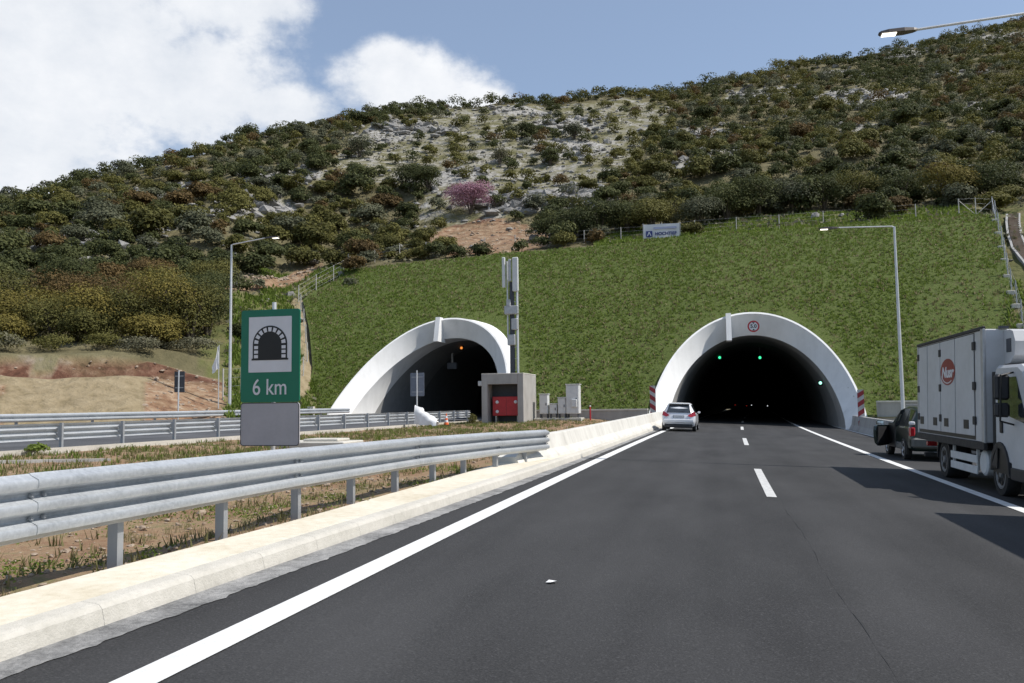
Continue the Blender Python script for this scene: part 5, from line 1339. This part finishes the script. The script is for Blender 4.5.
# silver hatchback, seen from behind
t = thing('hatchback_car', 'silver white hatchback car driving towards the motorway tunnel', 'car', (-2.10, 45.1, rz(-2.1)), math.radians(-1.5)); t.rotation_euler = (0, CF, math.radians(-1.5)); t.scale = (1.05, 1.0, 1.0)
SEC = [(0,.40,.60,.64,.70,.62),(.05,.30,.76,.80,.79,.66),(.12,.24,.90,.99,.83,.64),(.30,.22,.93,1.24,.842,.61),(.55,.21,.95,1.46,.847,.575),(1.15,.20,.95,1.52,.85,.58),(1.9,.20,.94,1.51,.85,.58),(2.45,.20,.92,1.43,.85,.57),(3.05,.21,.90,1.03,.845,.66),(3.6,.25,.76,.84,.81,.64),(3.85,.30,.62,.68,.74,.58),(3.95,.36,.54,.56,.66,.5)]
Rr = car_shell(SEC, None, [4,5,6], [(7,'windscreen')], MT['silver'], t, MT['glass'])
def quad_panel(pts, name, mat, root, lift=.012):
    q = [Vector(p) for p in pts]; nr = (q[1]-q[0]).cross(q[2]-q[0]).normalized()
    b = MB(); b.loft([[tuple(p-nr*.02) for p in q], [tuple(p+nr*lift) for p in q]]); return b.build(name, mat, root)
quad_panel([(-.60,.115,1.00),(.60,.115,1.00),(.50,.50,1.41),(-.50,.50,1.41)], 'rear_window', MT['glass'], t, .03)
for s in (-1, 1):
    b = MB(); b.loft([[(s*.46,-.0,.86),(s*.60,-.0,.78),(s*.83,.10,.84),(s*.79,.14,1.06),(s*.68,.085,1.02)], [(s*.46,.10,.86),(s*.60,.10,.78),(s*.85,.34,.86),(s*.80,.34,1.06),(s*.68,.2,1.02)]]); b.build('tail_lamp', MT['tail'], t)
b = MB(); b.box((0,.018,.30), (1.42,.10,.20), .04); b.build('lower_bumper', MT['dark_plastic'], t)
b = MB(); b.box((0,.01,.56), (1.56,.12,.22), .05); b.build('bumper', MT['silver'], t)
b = MB(); b.box((0,.045,.78), (.56,.05,.16), .01); pl_ = b.build('number_plate_recess', MT['panel_blue'], t)
b = MB(); b.box((0,.015,.78), (.50,.02,.11), .005); b.build('number_plate', MT['plate'], t)
b = MB(); b.box((0,.50,1.475), (1.06,.24,.035), .012); b.build('roof_spoiler', MT['silver'], t)
b = MB(); b.cyl((0,.10,1.03), (.30,.16,1.10), .010, n=6); b.build('wiper', MT['black'], t)
for s in (-1, 1):
    for y in (.62, 3.15): arch_disc(t, s*.835, y, .29, s, .335, MT['black']); wheel(t, s*.855, y, .29, .19, s, MT['rim'])
    b = MB(); b.box((s*.905,2.50,1.0), (.14,.09,.12), .035); b.build('wing_mirror', MT['silver'], t)
    b = MB(); b.box((s*.852,1.75,.80), (.02,.16,.03)); b.build('door_handle', MT['silver'], t)

# dark car with its left front door open, beyond the truck
t = thing('dark_car', 'dark green small off-road car with open driver door behind the truck', 'car', (6.38, 26.95, rz(6.38)-.02)); t.rotation_euler = (0, CF, 0)
SEC = [(0,.46,.66,.70,.78,.68),(.05,.36,.84,.88,.85,.70),(.11,.31,1.00,1.05,.875,.68),(.22,.30,1.02,1.34,.885,.66),(.36,.30,1.02,1.58,.888,.635),(.95,.28,1.01,1.64,.89,.64),(1.75,.27,1.00,1.64,.89,.64),(2.45,.27,.99,1.58,.89,.63),(3.05,.28,.97,1.08,.885,.70),(3.8,.32,.88,.95,.86,.70),(4.1,.36,.74,.80,.80,.64),(4.2,.42,.60,.64,.72,.56)]
car_shell(SEC, None, [4,5,6], [(7,'windscreen')], MT['suvgreen'], t, MT['glass'])
quad_panel([(-.62,.10,1.08),(.62,.10,1.08),(.54,.345,1.52),(-.54,.345,1.52)], 'rear_window', MT['glass'], t, .02)
for s in (-1, 1):
    b = MB(); b.box((s*.80,.10,.88), (.16,.16,.28), .03); b.build('tail_lamp', MT['tail'], t)
    b = MB(); b.box((s*.80,.095,1.14), (.15,.15,.10), .02); b.build('reversing_lamp', MT['sign_white'], t)
    for y in (.82, 3.32): arch_disc(t, s*.875, y, .34, s, .40, MT['black']); wheel(t, s*.90, y, .34, .2, s, MT['rim'])
    b = MB(); b.box((s*.55,1.2,1.69), (.05,1.6,.04), .01); b.build('roof_rail', MT['alu'], t)
b = MB(); b.box((0,.0,.56), (1.66,.16,.30), .05); b.build('bumper', MT['suvgrey'], t)
b = MB(); b.box((-.882,2.55,.70), (.05,1.05,.78), .04); b.build('door_opening', MT['black'], t)
b = MB(); b.box((-.885,1.45,.42), (.05,.9,.2), .03); b.build('sill_trim', MT['suvgrey'], t)
# the open door turns about its front edge
ang = math.radians(31); hx, hy = -.90, 3.06
def dpt(u, o_, z): return (hx - math.sin(ang)*u - math.cos(ang)*o_*1.0, hy - math.cos(ang)*u + math.sin(ang)*o_, z)
def dbox(u0, u1, z0, z1, o0, o1): 
    b = MB(); b.loft([[dpt(u0,o0,z0), dpt(u1,o0,z0), dpt(u1,o1,z0), dpt(u0,o1,z0)], [dpt(u0,o0,z1), dpt(u1,o0,z1), dpt(u1,o1,z1), dpt(u0,o1,z1)]]); return b
dr = MB(); outl = [(0,.36),(.72,.33),(.92,.42),(1.0,.62),(1.02,.84),(.99,.97),(.90,1.01),(0,1.01)]
dr.loft([[dpt(u, .02, z) for u, z in outl], [dpt(u, .0, z) for u, z in outl], [dpt(u, .09, z) for u, z in outl], [dpt(u*.985, .11, .67+(z-.67)*.96) for u, z in outl]])
door = dr.build('open_door', MT['suvgreen'], t)
b = dbox(.08, .95, .42, .96, -.03, .0); b.build('door_lining', MT['dark_plastic'], door)
b = MB(); c = dpt(.20, .20, 1.07); b.box(c, (.24,.12,.18), .04); mir = b.build('wing_mirror', MT['suvgreen'], door)
b = MB(); b.box((c[0], c[1]-.063, c[2]), (.19,.008,.13)); b.build('mirror_glass', MT['mirror'], mir)

# white box truck, facing the viewer
def build_truck(label, x, y, z):
    t = thing('box_truck', label, 'truck', (x, y, z)); t.rotation_euler = (0, CF, 0)
    w = 1.20; y0, y1, z0, z1 = .60, 6.12, .97, 3.20
    b = MB(); b.box((0,(y0+y1)/2,(z0+z1)/2), (2*w,y1-y0,z1-z0), .02); box_ = b.build('cargo_box', MT['truck_white'], t)
    b = MB()
    for s in (-1, 1):
        b.box((s*w,(y0+y1)/2,z0-.07), (.07,y1-y0+.03,.16), .01)
        b.box((s*w,(y0+y1)/2,z1+.02), (.06,y1-y0+.03,.07), .01)
    b.build('edge_rail', MT['chassis'], box_)
    for s in (-1, 1):
        b = MB(); b.box((s*(w+.004),y0+.06,(z0+z1)/2), (.05,.16,z1-z0+.02), .01); b.build('corner_post', MT['alu'], box_)
        b = MB(); b.box((s*(w+.004),y1-.05,(z0+z1)/2), (.04,.12,z1-z0+.02), .01); b.build('corner_post', MT['alu'], box_)
    # side doors: four leaves, hinges, latches, on the side towards the lanes
    lines = [1.22, 2.62, 3.86, 5.08, 6.00]
    xs = -w
    for a, c in zip(lines, lines[1:]):
        b = MB(); b.box((xs-.008,(a+c)/2,(z0+z1)/2+.03), (.02,c-a-.06,z1-z0-.16), .006); dl = b.build('side_door', MT['truck_white'], box_)
        m = (a+c)/2 + (.12 if lines.index(a) % 2 else -.12)
        b = MB(); b.box((xs-.022,m,z0+.33), (.012,.34,.19), .0); lr = b.build('latch', MT['black'], dl)
    b = MB(); b.box((xs+.004,(lines[0]+lines[-1])/2,(z0+z1)/2), (.012,lines[-1]-lines[0]+.03,z1-z0-.06)); b.build('door_gap', MT['black'], box_)
    for yy in (lines[0], lines[2], lines[4]-.02):
        for zz in (z0+.42, z0+1.12, z0+1.93): b = MB(); b.box((xs-.022,yy,zz), (.03,.17,.17), .008); b.build('hinge', MT['chassis'], box_)
    # round red emblem with white lettering
    b = MB(); ly, lz = 3.20, z0+1.47; EY, EZ = .60, .30
    b.loft([[(xs-.018-h_, ly+EY*math.cos(2*math.pi*k/40), lz+EZ*math.sin(2*math.pi*k/40)) for k in range(40)] for h_ in (0,.006)]); lg = b.build('logo_disc', MT['red_sign'] if False else MT['logo_red'], box_)
    b = MB()
    for k in range(36):
        a0, a1 = 2*math.pi*k/36, 2*math.pi*(k+1)/36
        if 0.62 < (k/36) < 0.92: 
            b.poly([(xs-.027, ly+r*EY*math.cos(a), lz+r*EZ*math.sin(a)) for r, a in ((.80,a0),(.88,a0),(.88,a1),(.80,a1))])
    b.build('logo_ring', MT['sign_white'], lg)
    text_mesh('Nusr', .33, MT['sign_white'], lg, (xs-.028,ly,lz-.02), (math.pi/2,0,-math.pi/2), bold=.012, shear=.22, extrude=.002, sx=1.42)
    # chassis
    b = MB()
    for s in (-.42, .42): b.box((s,2.6,.74), (.10,7.0,.20), .01)
    for yy in (1.0, 2.0, 3.0, 4.6, 5.6): b.box((0,yy,.85), (2.2,.10,.08))
    b.build('chassis', MT['chassis'], t)
    for s in (-1, 1):
        b = MB()
        for zz in (.60, .38): b.box((s*1.14,2.32,zz), (.035,1.95,.16), .01)
        for yy in (1.45, 3.2): b.box((s*1.10,yy,.62), (.05,.05,.5))
        b.build('side_guard', MT['white_metal'], t)
        b = MB(); b.lathe((s*.80,1.08,.56), (s,0,0), [(0,.26),(.28,.26),(.31,.22)], 18); b.build('air_tank', MT['white_metal'], t)
        b = MB(); pts = [(4.0+.58*math.cos(math.pi*i/12), .45+.56*math.sin(math.pi*i/12)) for i in range(13)]; pts += [(4.0-.53,.52)] + [(4.0+.53*math.cos(math.pi*(12-i)/12), .45+.51*math.sin(math.pi*(12-i)/12)) for i in range(13)]
        b.prism(pts, s*.78, s*1.14, axis='x'); b.build('mudguard', MT['dark_plastic'], t)
        wheel(t, s*1.10, .08, .43, .26, s, MT['truck_rim']); wheel(t, s*1.12, 4.0, .43, .5, s, MT['truck_rim'])
        b = MB(); b.box((s*.9,6.085,.70), (.26,.06,.12), .02); b.build('tail_lamp', MT['tail'], t)
    b = MB(); b.box((0,6.02,.42), (2.2,.10,.12), .02); b.build('rear_bumper', MT['chassis'], t)
    # cab
    prof_ = [(.30,.62),(.30,2.38),(.20,2.48),(-1.0,2.46),(-1.25,2.36),(-1.66,1.62),(-1.74,1.40),(-1.76,.55),(-1.70,.36),(-.62,.36),(-.60,.62)]
    b = MB(); rings = []
    for xx, k in ((-1.12,.93),(-1.06,.985),(-.9,1.0),(.9,1.0),(1.06,.985),(1.12,.93)):
        rings.append([(xx, -.8+(p[0]+.8)*k, 1.4+(p[1]-1.4)*k) for p in prof_])
    b.loft(rings); cab_ = b.build('cab', MT['truck_white'], t, False)
    for s in (-1, 1):
        X = s*1.122
        b = MB(); b.prism([(.08,1.52),(.08,2.22),(-.92,2.22),(-1.40,1.46),(-1.28,1.40),(-.45,1.52)], X-s*.03, X+s*.006, axis='x'); b.build('side_window', MT['glass'], cab_)
        b = MB(); b.prism([(.10,.52),(.10,1.0),(.02,1.02)] + [(.52*math.cos(math.pi*i/12)-.02, .46+.56*math.sin(math.pi*i/12)) for i in range(13)] + [(-.60,.40),(-.50,.40)] + [(.44*math.cos(math.pi*(12-i)/12)-.02, .44+.47*math.sin(math.pi*(12-i)/12)) for i in range(12)], X-s*.10, X+s*.03, axis='x'); b.build('wheel_arch', MT['dark_plastic'], cab_)
        b = MB(); b.prism([(.42*math.cos(math.pi*i/12)-.02, .44+.46*math.sin(math.pi*i/12)) for i in range(13)], X-s*.12, X+s*.004, axis='x'); b.build('arch_liner', MT['black'], cab_)
        b = MB(); b.box((X,-1.15,.48), (.06,1.05,.22), .02); b.build('door_step', MT['dark_plastic'], cab_)
        b = MB(); b.box((X+s*.012,-.12,1.30), (.03,.13,.22), .012); b.build('door_handle', MT['black'], cab_)
        b = MB(); b.tube([(X,-.78,2.30), (X+s*.24,-.90,2.24), (X+s*.26,-.90,1.42), (X,-.76,1.36)], .017, 6); mi_ = b.build('mirror_arm', MT['black'], cab_)
        b = MB(); b.box((X+s*.20,-.80,2.03), (.24,.13,.46), .04); b.box((X+s*.20,-.80,1.62), (.24,.13,.26), .04); b.build('wing_mirror', MT['dark_plastic'], cab_)
        b = MB(); b.box((X-s*.25,-1.765,.80), (.40,.04,.22), .03); b.build('headlight', MT['glass'], cab_)
        b = MB(); b.cyl((s*1.04,.44,.8), (s*1.04,.44,2.35), .07, n=10); b.build('air_intake', MT['black'], t)
    quad_panel([(.98,-1.70,1.55),(-.98,-1.70,1.55),(-.95,-1.44,2.30),(.95,-1.44,2.30)], 'windscreen', MT['glass'], cab_, .03)
    b = MB(); b.box((0,-1.775,1.12), (1.7,.03,.28), .01); b.build('grille', MT['dark_plastic'], cab_)
    b = MB(); b.box((0,-1.74,.46), (2.2,.14,.30), .04); b.build('front_bumper', MT['suvgrey'], cab_)
    b = MB(); b.prism([(.60,2.50),(.25,2.52),(.0,2.66),(-.05,2.92),(.08,3.12),(.25,3.16),(.60,3.16)], -.85, .85, axis='x'); fr_ = b.build('cooling_unit', MT['truck_white'], t)
    b = MB(); b.box((-.853,.30,2.86), (.02,.26,.26), .01); b.box((0,-.03,2.80), (1.1,.03,.2)); b.build('cooling_grille', MT['panel_back'], fr_)
    b = MB(); b.box((-.86,.58,3.23), (.16,.10,.05)); b.build('marker_lamp', MT['panel_back'], t)
    return t
MT['logo_red'] = simple('dull_red_emblem', (0.25, 0.022, 0.018), 0.5)
tr = build_truck('white box truck with oval red emblem parked on the right shoulder', 6.20, 17.35, rz(6.33)-.01)
t2 = copy_tree(tr); t2.location = (7.05, 7.45, rz(7.05)); t2.scale = (1.13, 1.13, 1.13); t2['label'] = 'taller white box truck parked nearest the viewer, ahead of the other truck'
